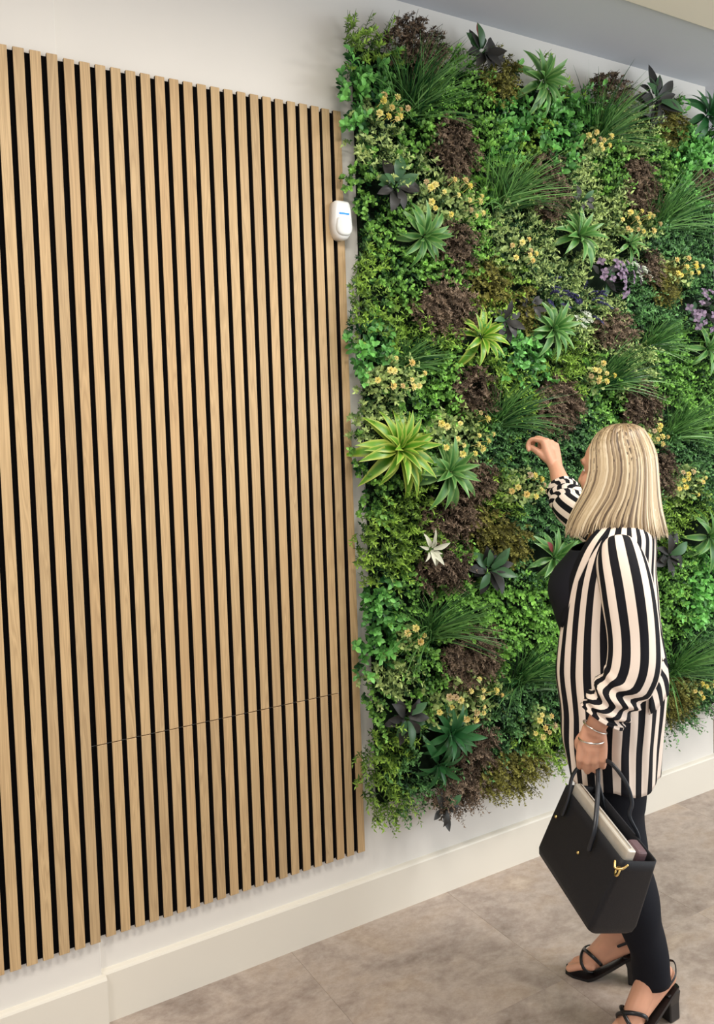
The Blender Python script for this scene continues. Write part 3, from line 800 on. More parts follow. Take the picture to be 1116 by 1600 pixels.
o = rounded(0.054, 0.058, 0.05, 0.058, 0.020, 'lens_window', M['lens'], 20, -0.0265); o.location = (0, 0, -0.022)
led = NT('blue_indicator', 0.3); led.col(lin(30, 120, 230)); led.b.inputs['Emission Color'].default_value = lin(20, 120, 250); led.b.inputs['Emission Strength'].default_value = 0.8
lm = box_mesh('indicator', -0.018, 0.018, -0.0452, -0.036, 0.0150, 0.0205, 0.0024, 3)
link('indicator_light', lm, led.m, root)

# ------------------------------------------------------------------ woman in a striped jacket
PO = Vector((1.355, -0.805, 0.0))
PM = Matrix.Translation(PO) @ Matrix.Rotation(math.atan2(0.770, -0.638), 4, 'Z')    # local x: the way she faces, y: her left, z: up
M['skin'] = m_plain('skin', lin(214, 160, 132), 0.5, 0.35, noise=0.05, nscale=30)
M['skin'].node_tree.nodes['Principled BSDF'].inputs['Subsurface Weight'].default_value = 0.12
M['skin'].node_tree.nodes['Principled BSDF'].inputs['Subsurface Radius'].default_value = (0.02, 0.008, 0.005)
M['trouser'] = m_plain('black_crepe', lin(20, 22, 30), 0.8, 0.2, noise=0.12, nscale=300)
M['camisole'] = m_plain('black_jersey', lin(22, 23, 32), 0.7, 0.25)
M['shoe'] = m_plain('black_patent_leather', lin(16, 16, 20), 0.3, 0.5)
M['bag'] = m_plain('black_grained_leather', lin(17, 18, 24), 0.55, 0.35, noise=0.15, nscale=500, bump=0.25)
M['strapm'] = m_plain('black_smooth_leather', lin(26, 30, 38), 0.35, 0.5)
M['gold'] = m_plain('gold_metal', lin(226, 196, 128), 0.25, 0.5, 1.0)
M['silver'] = m_plain('silver_metal', lin(226, 220, 212), 0.22, 0.5, 1.0)
M['sleeve_silver'] = m_plain('silver_cover', lin(206, 200, 188), 0.35, 0.5, 0.35, noise=0.08, nscale=40)
M['wallet'] = m_plain('mauve_wallet', lin(96, 74, 78), 0.5, 0.4)
M['eye'] = m_plain('eye_white', lin(235, 232, 228), 0.2, 0.5)
M['iris'] = m_plain('iris_brown', lin(70, 52, 40), 0.2, 0.5)
M['brow'] = m_plain('eyebrow_brown', lin(128, 100, 76), 0.7, 0.2)
M['lip'] = m_plain('lip_rose', lin(186, 106, 100), 0.4, 0.4)
ns = NT('striped_fabric', 0.72, 0.2)
sa = ns.n('ShaderNodeAttribute', _attribute_name='stripe')
fr = ns.math('FRACT', ns.math('DIVIDE', sa.outputs['Fac'], 0.046))
tri = ns.math('ABSOLUTE', ns.math('SUBTRACT', fr, 0.5))
ns.col(ns.ramp(tri, [(0.242, lin(18, 18, 25)), (0.258, lin(240, 224, 210))]).outputs[0])
M['stripe'] = ns.m
nh = NT('blonde_hair', 0.42, 0.4)
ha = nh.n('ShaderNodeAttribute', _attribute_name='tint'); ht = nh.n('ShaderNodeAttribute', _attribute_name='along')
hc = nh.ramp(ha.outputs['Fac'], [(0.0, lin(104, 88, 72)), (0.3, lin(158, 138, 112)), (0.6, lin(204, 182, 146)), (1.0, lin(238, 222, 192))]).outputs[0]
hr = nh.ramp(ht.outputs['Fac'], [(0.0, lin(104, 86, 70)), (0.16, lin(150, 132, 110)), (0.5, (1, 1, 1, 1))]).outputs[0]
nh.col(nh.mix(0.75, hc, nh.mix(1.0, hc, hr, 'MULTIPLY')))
nh.b.inputs['Anisotropic'].default_value = 0.4
M['hair'] = nh.m

def catmull(P, n):
    P = np.asarray(P, float); Q = np.vstack([2 * P[0] - P[1], P, 2 * P[-1] - P[-2]])
    out = []
    for i in range(len(P) - 1):
        p0, p1, p2, p3 = Q[i:i + 4]
        for t in np.linspace(0, 1, n, endpoint=False):
            out.append(0.5 * ((2 * p1) + (-p0 + p2) * t + (2 * p0 - 5 * p1 + 4 * p2 - p3) * t * t + (-p0 + 3 * p1 - 3 * p2 + p3) * t ** 3))
    out.append(P[-1]); return np.array(out)
def frames(C, ref):
    T = nrm(np.gradient(C, axis=0)); u = np.asarray(ref, float); Us, Vs = [], []
    for t in T:
        u = u - t * (u @ t); u = u / max(np.linalg.norm(u), 1e-9); Us.append(u.copy()); Vs.append(np.cross(t, u))
    return T, np.array(Us), np.array(Vs)
def tube(pts, rad, seg=14, sub=5, ref=(1, 0, 0), flat=1.0, caps=True):
    """rounded tube through pts; rad per point; flat scales the second axis"""
    pr = np.hstack([np.asarray(pts, float), np.asarray(rad, float)[:, None]])
    C = catmull(pr, sub); R = np.maximum(C[:, 3], 1e-4); C = C[:, :3]
    T, U, V = frames(C, ref)
    if caps:
        a = np.array([0.3, 0.7, 0.94]); k = np.sqrt(1 - (1 - np.array([0.12, 0.45, 0.8])) ** 2)
        off = np.array([-1.0, -0.8, -0.4])
        rr = np.array([0.06, 0.6, 0.917])
        C = np.vstack([C[0] + T[0] * (off * R[0])[:, None], C, C[-1] - T[-1] * (off[::-1] * R[-1])[:, None]])
        U = np.vstack([np.repeat(U[:1], 3, 0), U, np.repeat(U[-1:], 3, 0)]); V = np.vstack([np.repeat(V[:1], 3, 0), V, np.repeat(V[-1:], 3, 0)])
        R = np.concatenate([rr * R[0], R, rr[::-1] * R[-1]])
    ph = np.arange(seg) / seg * 2 * PI
    P = C[:, None] + U[:, None] * (np.cos(ph)[None, :, None] * R[:, None, None]) + V[:, None] * (np.sin(ph)[None, :, None] * R[:, None, None] * flat)
    n = len(C)
    f = [(i * seg + j, i * seg + (j + 1) % seg, (i + 1) * seg + (j + 1) % seg, (i + 1) * seg + j) for i in range(n - 1) for j in range(seg)]
    if caps: f += [tuple(range(seg - 1, -1, -1)), tuple(range((n - 1) * seg, n * seg))]
    return P.reshape(-1, 3), f
def ellipsoid(c, ax, r, seg=20, rings=14):
    A = np.array(ax, float); c = np.array(c, float); v = []; f = []
    for i in range(rings + 1):
        th = PI * (0.02 + 0.96 * i / rings)
        for j in range(seg):
            p = 2 * PI * j / seg
            v.append(c + A[0] * r[0] * math.sin(th) * math.cos(p) + A[1] * r[1] * math.sin(th) * math.sin(p) + A[2] * r[2] * math.cos(th))
    for i in range(rings):
        for j in range(seg): f.append((i * seg + j, (i + 1) * seg + j, (i + 1) * seg + (j + 1) % seg, i * seg + (j + 1) % seg))
    f += [tuple(range(seg)), tuple(range((rings + 1) * seg - 1, rings * seg - 1, -1))]
    return np.array(v), f
def merge(parts):
    V, F, o = [], [], 0
    for v, f in parts:
        V.append(v); F += [tuple(i + o for i in q) for q in f]; o += len(v)
    return np.vstack(V), F
def remeshed(name, parts, voxel, iters):
    v, f = merge(parts)
    me = pymesh(name, v, f)
    bm = bmesh.new(); bm.from_mesh(me); bmesh.ops.recalc_face_normals(bm, faces=bm.faces); bm.to_mesh(me); bm.free()
    tmp = bpy.data.objects.new('tmp', me); COL.objects.link(tmp)
    r = tmp.modifiers.new('r', 'REMESH'); r.mode = 'VOXEL'; r.voxel_size = voxel
    s = tmp.modifiers.new('s', 'SMOOTH'); s.factor = 0.5; s.iterations = iters
    dg = bpy.context.evaluated_depsgraph_get(); dg.update()
    out = bpy.data.meshes.new_from_object(tmp.evaluated_get(dg)); out.name = name
    bpy.data.objects.remove(tmp); bpy.data.meshes.remove(me)
    out.polygons.foreach_set('use_smooth', [True] * len(out.polygons)); out.materials.clear()
    return out
def obj(name, vf, mat, parent, smooth=True):
    me = pymesh(name, vf[0], vf[1], smooth)
    bm = bmesh.new(); bm.from_mesh(me); bmesh.ops.recalc_face_normals(bm, faces=bm.faces); bm.to_mesh(me); bm.free()
    return link(name, me, mat, parent)

HF = np.array([math.cos(-0.5), math.sin(-0.5), 0]); HL = np.array([-HF[1], HF[0], 0]); HZ = np.array([0, 0, 1.0])    # head turned to her right
HC = np.array([0.104, 0.0, 1.523])
def hp(f, l, z): return HC + HF * f + HL * l + HZ * z
B = []
hax = (HF, HL, HZ)
B += [ellipsoid(hp(-0.008, 0, 0.022), hax, (0.091, 0.072, 0.094)), ellipsoid(hp(0.026, 0, -0.035), hax, (0.062, 0.056, 0.082)),
      ellipsoid(hp(0.058, 0, -0.094), hax, (0.026, 0.027, 0.022)), ellipsoid(hp(0.05, 0.034, -0.03), hax, (0.03, 0.024, 0.03)), ellipsoid(hp(0.05, -0.034, -0.03), hax, (0.03, 0.024, 0.03)),
      ellipsoid(hp(0.074, 0, -0.062), hax, (0.017, 0.024, 0.012)), ellipsoid(hp(0.060, 0, 0.03), hax, (0.028, 0.05, 0.02)),
      tube([hp(0.080, 0, 0.018), hp(0.092, 0, -0.006), hp(0.100, 0, -0.026)], [0.007, 0.009, 0.012], 10), tube([hp(0.09, -0.011, -0.032), hp(0.09, 0.011, -0.032)], [0.008, 0.008], 10),
      ellipsoid(hp(-0.006, 0.073, -0.012), hax, (0.017, 0.007, 0.03)), ellipsoid(hp(-0.006, -0.073, -0.012), hax, (0.017, 0.007, 0.03))]
B += [tube([(0.088, 0, 1.46), (0.085, 0, 1.40), (0.10, 0, 1.32)], [0.052, 0.05, 0.062], 18),
      tube([(0.11, 0, 1.315), (0.125, 0, 1.2), (0.12, 0, 1.05), (0.115, 0, 0.92), (0.115, 0, 0.80)], [0.072, 0.095, 0.09, 0.1, 0.1], 20)]
B += [tube([(0.09, -0.06, 1.325), (0.10, 0.0, 1.330), (0.09, 0.06, 1.325)], [0.045, 0.058, 0.045], 16)]
def limb(pts, rad): B.append(tube(pts, rad, 16))
# left arm hangs down, right arm reaches up to the leaves
EL, WL_ = np.array([0.045, 0.232, 1.075]), np.array([0.150, 0.262, 0.878])
limb([(0.09, 0.09, 1.320), (0.08, 0.160, 1.285), (0.062, 0.205, 1.20), EL, (0.085, 0.248, 0.99), (0.128, 0.258, 0.92), WL_], [0.034, 0.042, 0.043, 0.038, 0.036, 0.029, 0.024])
ER, WR = np.array([0.256, -0.35, 1.385]), np.array([0.314, -0.492, 1.520])
limb([(0.09, -0.09, 1.320), (0.12, -0.17, 1.315), (0.19, -0.265, 1.35), ER, (0.278, -0.405, 1.432), (0.301, -0.46, 1.488), WR], [0.034, 0.044, 0.042, 0.038, 0.037, 0.028, 0.023])
def hand(wrist, d, a, n, fingers, thumb):
    """d: wrist to knuckles, a: towards the index side, n: back of the hand"""
    d, a, n = [np.array(q, float) / np.linalg.norm(q) for q in (d, a, n)]
    for i, (off, ln) in enumerate(((0.0295, 0.082), (0.0103, 0.086), (-0.0092, 0.082), (-0.0278, 0.074))):
        k = wrist + d * ln + a * off + n * 0.003
        B.append(tube([wrist + a * off * 0.55, wrist + d * ln * 0.55 + a * off * 0.85, k], [0.0145, 0.0135, 0.0105], 12))
        pts = [k]; 
        for (cd, cn, ca), L_ in zip(fingers[i][0], fingers[i][1]): pts.append(pts[-1] + (d * cd + n * cn + a * ca) / math.sqrt(cd * cd + cn * cn + ca * ca) * L_)
        B.append(tube(pts, [0.0095, 0.0084, 0.0079, 0.0066], 12, 4))
    B.append(tube([wrist + a * 0.0, wrist + d * 0.05], [0.019, 0.02], 14, 4, flat=0.7))
    t = [wrist + d * q[0] + a * q[1] + n * q[2] for q in thumb]
    B.append(tube(t, [0.0135, 0.0125, 0.0105, 0.008][:len(t)], 12, 4))
grip = [([(0.8, -0.6, 0), (-0.15, -1, 0), (-0.9, -0.2, 0)], (0.036, 0.026, 0.019)), ([(0.85, -0.55, 0), (-0.1, -1, 0), (-0.9, -0.2, 0)], (0.040, 0.029, 0.021)),
        ([(0.85, -0.55, 0), (-0.1, -1, 0), (-0.9, -0.2, 0)], (0.037, 0.027, 0.020)), ([(0.8, -0.6, 0), (-0.15, -1, 0), (-0.9, -0.2, 0)], (0.030, 0.021, 0.017))]
hand(WL_, (0.10, 0.02, -1), (1, 0.05, 0.1), (0.05, 1, 0.02), grip, [(0.012, 0.018, -0.006), (0.045, 0.036, -0.016), (0.075, 0.032, -0.036), (0.092, 0.018, -0.046)])
pinch = [([(0.35, -0.8, 0.35), (-0.7, -0.6, 0.45), (-0.9, 0.1, 0.25)], (0.040, 0.026, 0.02)), ([(0.45, -0.85, 0.2), (-0.7, -0.7, 0.25), (-0.95, 0.1, 0.15)], (0.042, 0.028, 0.021)),
         ([(0.45, -0.88, 0.1), (-0.7, -0.7, 0.15), (-0.95, 0.15, 0.1)], (0.038, 0.026, 0.020)), ([(0.6, -0.8, 0.0), (-0.4, -0.9, 0.1), (-0.95, 0.1, 0)], (0.030, 0.021, 0.017))]
aR = np.array([0.64, 0.77, 0.12]); dR = np.array([0.24, -0.08, 0.97]); nR = np.cross(dR, aR)
if nR @ np.array([0, 1, 0]) < 0 and nR @ np.array([-1, 0, 0]) < 0: nR = -nR
# back of the hand looks back towards her (away from the wall)
wall_dir = np.array([0.62, -0.78, 0])
if nR @ wall_dir > 0: nR = -nR
hand(WR, dR, aR, nR, pinch, [(0.012, 0.016, -0.004), (0.045, 0.040, -0.018), (0.066, 0.047, -0.036), (0.076, 0.046, -0.054)])
# legs and feet (in high heels)
limb([(0.115, 0.08, 0.82), (0.115, 0.085, 0.66), (0.110, 0.085, 0.53), (0.068, 0.083, 0.38), (0.03, 0.08, 0.24), (0.012, 0.076, 0.165)], [0.085, 0.075, 0.052, 0.05, 0.034, 0.031])
limb([(0.12, -0.08, 0.82), (0.14, -0.085, 0.64), (0.16, -0.085, 0.53), (0.15, -0.085, 0.38), (0.128, -0.083, 0.24), (0.112, -0.082, 0.165)], [0.085, 0.075, 0.052, 0.05, 0.034, 0.031])
def foot(ank, heel, mid, ball, toe):
    ank, heel, mid, ball, toe = [np.array(q, float) for q in (ank, heel, mid, ball, toe)]
    B.append(tube([ank, heel], [0.031, 0.027], 14))
    B.append(tube([ank + (0, 0, -0.01), mid, ball, ball * 0.4 + toe * 0.6], [0.031, 0.030, 0.026, 0.016], 14))
    B.append(tube([heel, (heel + ball) / 2 + np.array([0, 0, -0.004]), ball + np.array([0, 0, -0.006])], [0.026, 0.023, 0.024], 14))
    fd = (toe - ball); fd[2] = 0; fd /= np.linalg.norm(fd); sd = np.array([-fd[1], fd[0], 0])
    L = np.linalg.norm((toe - ball)[:2])
    s = 1 if ank[1] > 0 else -1                          # big toe on the inner side
    for i, (o_, l_, r_) in enumerate(((-0.026, 1.0, 0.0105), (-0.009, 0.97, 0.0082), (0.005, 0.88, 0.0078), (0.017, 0.76, 0.0074), (0.028, 0.62, 0.0072))):
        p0 = ball + sd * o_ * s * 0.9 - fd * 0.01; p1 = ball + sd * o_ * s + fd * L * l_ + np.array([0, 0, toe[2] - ball[2]])
        B.append(tube([p0, (p0 + p1) / 2 + np.array([0, 0, 0.003]), p1], [0.013, r_ * 1.05, r_], 10, 4))
NF = dict(ank=(0.012, 0.076, 0.165), heel=(-0.016, 0.052, 0.122), mid=(0.045, 0.110, 0.103), ball=(0.082, 0.166, 0.040), toe=(0.112, 0.214, 0.022))
FF = dict(ank=(0.112, -0.082, 0.165), heel=(0.080, -0.082, 0.122), mid=(0.152, -0.081, 0.100), ball=(0.203, -0.080, 0.042), toe=(0.258, -0.080, 0.024))
foot(**NF); foot(**FF)
body = link('person', remeshed('person', B, 0.0030, 5), M['skin'])
body.matrix_world = PM
tag(body, 'woman with blonde hair in a striped jacket and black trousers touching the plants', 'person')
# face details
for s in (-1, 1):
    e = obj('eye', ellipsoid(hp(0.064, s * 0.030, 0.006), hax, (0.009, 0.012, 0.0065), 16, 10), M['eye'], body)
    obj('iris', ellipsoid(hp(0.0718, s * 0.030, 0.006), hax, (0.002, 0.005, 0.005), 12, 8), M['iris'], e)
    obj('eyebrow', tube([hp(0.083, s * 0.016, 0.030), hp(0.080, s * 0.032, 0.034), hp(0.068, s * 0.048, 0.030)], [0.003, 0.0035, 0.002], 8, 4), M['brow'], body)
obj('lips', merge([tube([hp(0.080, -0.022, -0.060), hp(0.0905, 0, -0.057), hp(0.080, 0.022, -0.060)], [0.002, 0.005, 0.002], 10, 5), tube([hp(0.080, -0.020, -0.063), hp(0.089, 0, -0.067), hp(0.080, 0.020, -0.063)], [0.002, 0.0055, 0.002], 10, 5)]), M['lip'], body)

# ---- lofted clothes with a stripe coordinate
def interp_rings(R, n):
    R = np.asarray(R, float); return catmull(R, n)
def garment(name, P, su, mat, parent, thick=0.003, closed=False):
    """P: rings x columns x 3 grid, su: stripe coordinate grid"""
    n, m = P.shape[:2]
    F4 = np.array([[i * m + j, i * m + j + 1, (i + 1) * m + j + 1, (i + 1) * m + j] for i in range(n - 1) for j in range(m - 1)])
    me = fast_mesh(name, P.reshape(-1, 3), F4, {'stripe': su.ravel()}, True)
    o = link(name, me, mat, parent)
    s = o.modifiers.new('thickness', 'SOLIDIFY'); s.thickness = thick; s.offset = -1
    return o
def loft_body(R, open_deg, cols, ex=2.3, fold=0.0, zfun=None, per=1.02):
    """R rows: z, cx, a, b; open_deg per row: half opening at the front. Angle 0 = front, + = her left"""
    n = len(R); P = np.zeros((n, cols, 3)); su = np.zeros((n, cols))
    for i, (z, cx, a, b) in enumerate(R):
        o_ = math.radians(open_deg[i]); ph = np.linspace(o_, 2 * PI - o_, cols)
        c, s = np.cos(ph), np.sin(ph)
        x = np.sign(c) * np.abs(c) ** (2 / ex); y = np.sign(s) * np.abs(s) ** (2 / ex)
        k = 1.0 + (fold * np.sin(ph * 11 + 1.3 * math.sin(z * 9)) + 0.5 * fold * np.sin(ph * 23 + z * 14)) * np.clip((1.3 - z) * 2.2, 0.12, 1)
        P[i, :, 0] = cx + a * x * k; P[i, :, 1] = b * y * k; P[i, :, 2] = z
        if zfun is not None: P[i, :, 2] = zfun(z, ph)
        su[i] = ph / (2 * PI) * per
    return P, su
JR = [(1.402, .084, .056, .062), (1.388, .084, .070, .088), (1.370, .086, .082, .126), (1.348, .090, .095, .158), (1.31, .100, .106, .172), (1.25, .112, .116, .172), (1.19, .118, .126, .166),
      (1.10, .123, .136, .160), (1.00, .122, .150, .165), (.95, .120, .152, .170), (.87, .118, .143, .184), (.79, .122, .138, .190), (.73, .121, .132, .190), (.676, .120, .127, .189)]
JO = [62, 56, 50, 44, 40, 36, 33, 28, 22, 20, 18, 17, 19, 26]
rr = interp_rings(np.hstack([np.array(JR), np.array(JO)[:, None]]), 5)
hem = lambda z, ph: z + np.clip((0.80 - z) / 0.124, 0, 1) * (0.045 * np.exp(-((np.minimum(ph, 2 * PI - ph) - 0.35) / 0.45) ** 2) + 0.008 * np.sin(ph * 5))
P, su = loft_body(rr[:, :4], rr[:, 4], 150, 2.25, 0.016, hem)
jk = garment('jacket', P, su, M['stripe'], body, 0.003); jk['label'] = 'black and cream striped open jacket'
# lapels: folded bands following both front edges
for s, sl in ((0, slice(0, 16)), (-1, slice(134, 150))):
    q = P[0:36, sl].copy(); c0 = np.stack([rr[0:36, 1], np.zeros(36), rr[0:36, 0]], 1)[:, None]
    ro = q - c0; ro[..., 2] = 0
    q = q + nrm(ro) * 0.007
    wdt = np.clip(1 - np.linspace(0, 1, 36) ** 2 * 0.75, 0.25, 1)
    for i in range(36):
        cen = q[i, 0] if s == 0 else q[i, -1]
        q[i] = cen + (q[i] - cen) * wdt[i]
    arc = np.linspace(0, 0.062, 16)[None] * wdt[:, None]
    garment('lapel', q, arc + 0.012, M['stripe'], jk, 0.0025)
# sleeves
def sleeve(name, pts, rad, period_shift, ruche, ref, parent):
    pr = catmull(np.hstack([np.array(pts, float), np.array(rad, float)[:, None]]), 9)
    C, R_ = pr[:, :3], pr[:, 3]; T, U, V = frames(C, ref); n = len(C); m = 49
    ph = np.linspace(0, 2 * PI, m); s = np.linspace(0, 1, n)
    w = np.clip((s - ruche[0]) / 0.10, 0, 1) * np.clip((ruche[1] - s) / 0.04, 0, 1)
    P = np.zeros((n, m, 3)); su = np.zeros((n, m))
    for i in range(n):
        r = R_[i] * (1 + 0.025 * np.sin(3 * ph + 7 * s[i]) + 0.02 * np.sin(5 * ph - 4 * s[i])) + w[i] * (0.0075 * np.sin(s[i] * 62 + 1.1 * np.sin(2 * ph + 0.7)))
        P[i] = C[i] + U[i] * (np.cos(ph) * r)[:, None] + V[i] * (np.sin(ph) * r)[:, None]
        su[i] = ph / (2 * PI) * 0.414 + period_shift + w[i] * (0.016 * np.sin(s[i] * 34 + 1.0 * np.sin(2 * ph)) + 0.012 * np.sin(s[i] * 19 + ph))
    return garment(name, P, su, M['stripe'], parent, 0.003)
sleeve('sleeve', [(0.086, 0.132, 1.330), (0.079, 0.172, 1.298), (0.064, 0.208, 1.22), (0.052, 0.230, 1.11), (0.058, 0.244, 1.03), (0.092, 0.252, 0.975), (0.120, 0.258, 0.930), (0.130, 0.260, 0.912)],
       [0.046, 0.064, 0.068, 0.065, 0.066, 0.060, 0.056, 0.060], 0.01, (0.60, 0.94), (1, 0, 0), jk)
sleeve('sleeve', [(0.09, -0.118, 1.340), (0.125, -0.170, 1.328), (0.19, -0.265, 1.352), (0.250, -0.345, 1.385), (0.272, -0.390, 1.420), (0.286, -0.425, 1.455)],
       [0.048, 0.066, 0.060, 0.056, 0.050, 0.046], 0.0, (0.62, 0.97), (0, 0, 1), jk)
# pocket flap over the hip
i0 = [k for k in range(len(rr)) if 0.90 < rr[k, 0] < 1.01]
fl_ = P[i0[0]:i0[-1] + 1, 50:66].copy(); cc_ = np.stack([rr[i0[0]:i0[-1] + 1, 1], np.zeros(len(i0)), rr[i0[0]:i0[-1] + 1, 0]], 1)[:, None]
ro = fl_ - cc_; ro[..., 2] = 0
fl_ += nrm(ro) * (0.004 + 0.006 * np.linspace(0, 1, len(i0)))[:, None, None]
fl_[..., 2] += np.linspace(-0.012, 0.020, 16)[None]
garment('pocket_flap', fl_, (np.linspace(0, 0.11, 16)[None] + np.linspace(0, -0.05, len(i0))[:, None]) + 0.01, M['stripe'], jk, 0.003)
# black top under the jacket
TR = [(1.325, .135, .085, .112), (1.28, .143, .104, .122), (1.23, .156, .122, .130), (1.185, .160, .127, .132), (1.13, .154, .120, .128), (1.06, .142, .112, .124), (0.98, .134, .110, .130), (0.84, .125, .105, .138), (0.74, .120, .090, .135)]
tr = interp_rings(TR, 5); Pt, st = loft_body(tr, [0] * len(tr), 80, 2.1)
nk = lambda P_: P_
for i in range(8): Pt[i, :, 2] -= 0.02 * np.cos(np.linspace(0, 2 * PI, 80)) * (1 - i / 8)
garment('top', Pt, st, M['camisole'], body, 0.002)
# trousers
def leg(pts, rad): return tube(pts, rad, 26, 6, caps=False)
tv = merge([leg([(.112, .072, .80), (.113, .078, .66), (.112, .086, .55), (.088, .085, .45), (.052, .082, .30), (.031, .079, .20), (.018, .076, .118)], [.090, .088, .078, .069, .060, .051, .051]),
            leg([(.118, -.072, .80), (.132, -.080, .66), (.158, -.086, .54), (.154, -.085, .42), (.142, -.084, .30), (.130, -.083, .235), (.122, -.083, .185)], [.090, .086, .078, .066, .058, .052, .051]),
            ellipsoid((.116, 0, .80), np.eye(3), (.112, .150, .12), 30, 16)])
tv[0][:, 0] += 0.0035 * np.sin(tv[0][:, 2] * 38 + tv[0][:, 1] * 40) * (tv[0][:, 2] < 0.6)
t_o = obj('trousers', tv, M['trouser'], body); t_o.modifiers.new('thickness', 'SOLIDIFY').thickness = 0.002
# hair
HR = np.array([(1.658, .076, .008, .008), (1.653, .077, .032, .034), (1.638, .080, .054, .058), (1.610, .085, .075, .079), (1.575, .088, .092, .092), (1.53, .091, .100, .098), (1.48, .094, .105, .101),
      (1.43, .098, .113, .104), (1.39, .100, .122, .106), (1.350, .100, .131, .108)])
HO = np.array([40, 44, 50, 60, 72, 77, 71, 57, 45, 38.0])
hh = catmull(np.hstack([HR, HO[:, None]]), 6); hs = np.linspace(0, 1, len(hh))
F0 = -0.5
def hair_point(s, th, off=0.0):
    """s 0..1 crown to tips; th angle from the face direction (0..2pi), squeezed clear of the face opening"""
    r = np.array([np.interp(s, hs, hh[:, k]) for k in range(5)])
    op = math.radians(max(0, r[4])); q = op + (2 * PI - 2 * op) * th / (2 * PI) + F0
    zb = 0.030 * math.exp(-((((q - PI / 2 + PI) % (2 * PI)) - PI) / 0.55) ** 2)          # lifted where it rests on the near shoulder
    return np.array([r[1] + (r[2] + off) * math.cos(q), (r[3] + off) * math.sin(q), r[0] + zb * max(0, s - 0.72) / 0.28])
ns_, nt_ = 30, 90
HP = np.array([[hair_point(s, th) for th in np.linspace(0, 2 * PI, nt_)] for s in np.linspace(0, 1, ns_)])
rng = np.random.default_rng(8)
capR = hh[hh[:, 0] > 1.592]
CP = np.array([[(r[1] + max(0.002, r[2] - 0.006) * math.cos(a), max(0.002, r[3] - 0.006) * math.sin(a), r[0] - 0.005) for a in np.linspace(0, 2 * PI, nt_)] for r in capR])
f_ = np.array([[i * nt_ + j, i * nt_ + j + 1, (i + 1) * nt_ + j + 1, (i + 1) * nt_ + j] for i in range(ns_ - 1) for j in range(nt_ - 1)])
Vh, Fh, Ah, Lh = [HP.reshape(-1, 3)], [f_], [np.full(ns_ * nt_, 0.25)], [np.repeat(np.linspace(0, 1, ns_), nt_)]
off_ = ns_ * nt_
nc_ = len(capR)
Vh.append(CP.reshape(-1, 3)); Fh.append(np.array([[i * nt_ + j, i * nt_ + j + 1, (i + 1) * nt_ + j + 1, (i + 1) * nt_ + j] for i in range(nc_ - 1) for j in range(nt_ - 1)]) + off_)
Ah.append(np.full(nc_ * nt_, 0.35)); Lh.append(np.full(nc_ * nt_, 0.15)); off_ += nc_ * nt_
for i in range(900):
    th0 = rng.random() * 2 * PI; th1 = th0 + rng.normal(0, 0.045); s0 = 0.004 + 0.03 * rng.random(); s1 = 1.0 + 0.02 * rng.normal() if i % 5 else 0.8 + 0.2 * rng.random()
    o_ = 0.001 + 0.007 * rng.random(); wv = rng.normal(0, 0.02); n = 14
    pts = []
    for t in np.linspace(0, 1, n):
        s = s0 + (s1 - s0) * t
        p = hair_point(min(s, 1), th0 + (th1 - th0) * t + wv * math.sin(t * 4) * 0.5, o_ * min(1, t * 4) + 0.006 * max(0, t - 0.85) * (1 + rng.random()))
        p[2] -= max(0, s - 1) * 0.3
        pts.append(p)
    pts = np.array(pts); T, U, V = frames(pts, np.cross(pts[n // 2] - np.array([.095, 0, pts[n // 2][2]]), [0, 0, 1.0]))
    w = (0.0022 + 0.0026 * rng.random()) * np.clip(np.minimum(np.linspace(0.35, 3, n), (1.02 - np.linspace(0, 1, n)) * 7), 0.05, 1)
    ph = np.arange(6) / 6 * 2 * PI
    Q = pts[:, None] + U[:, None] * (np.cos(ph)[None, :, None] * w[:, None, None]) + V[:, None] * (np.sin(ph)[None, :, None] * w[:, None, None] * 0.5)
    Vh.append(Q.reshape(-1, 3))
    Fh.append(np.array([[a * 6 + b, a * 6 + (b + 1) % 6, (a + 1) * 6 + (b + 1) % 6, (a + 1) * 6 + b] for a in range(n - 1) for b in range(6)]) + off_); off_ += n * 6
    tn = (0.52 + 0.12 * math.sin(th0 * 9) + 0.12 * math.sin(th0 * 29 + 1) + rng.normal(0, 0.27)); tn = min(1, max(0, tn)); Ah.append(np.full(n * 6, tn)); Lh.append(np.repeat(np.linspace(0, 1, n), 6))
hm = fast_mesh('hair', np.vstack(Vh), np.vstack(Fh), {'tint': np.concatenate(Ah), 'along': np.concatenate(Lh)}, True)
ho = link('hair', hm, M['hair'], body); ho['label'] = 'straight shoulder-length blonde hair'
# bracelets on the left wrist
def ring(c, axis, r, t, name, mat, parent, tilt=0.0, seg=30):
    z = Vector(axis).normalized(); x = z.orthogonal().normalized(); y = z.cross(x)
    pts = [np.array(Vector(c) + (x * math.cos(a) + y * math.sin(a)) * r) for a in np.linspace(0, 2 * PI, seg + 1)]
    return obj(name, tube(pts, [t] * len(pts), 8, 1, ref=tuple(z), caps=False), mat, parent)
ring((0.148, 0.262, 0.884), (0.42, 0.1, -0.9), 0.031, 0.0024, 'bracelet', M['silver'], body)
ring((0.157, 0.264, 0.852), (0.05, 0.02, -1), 0.031, 0.0026, 'bracelet', M['silver'], body)
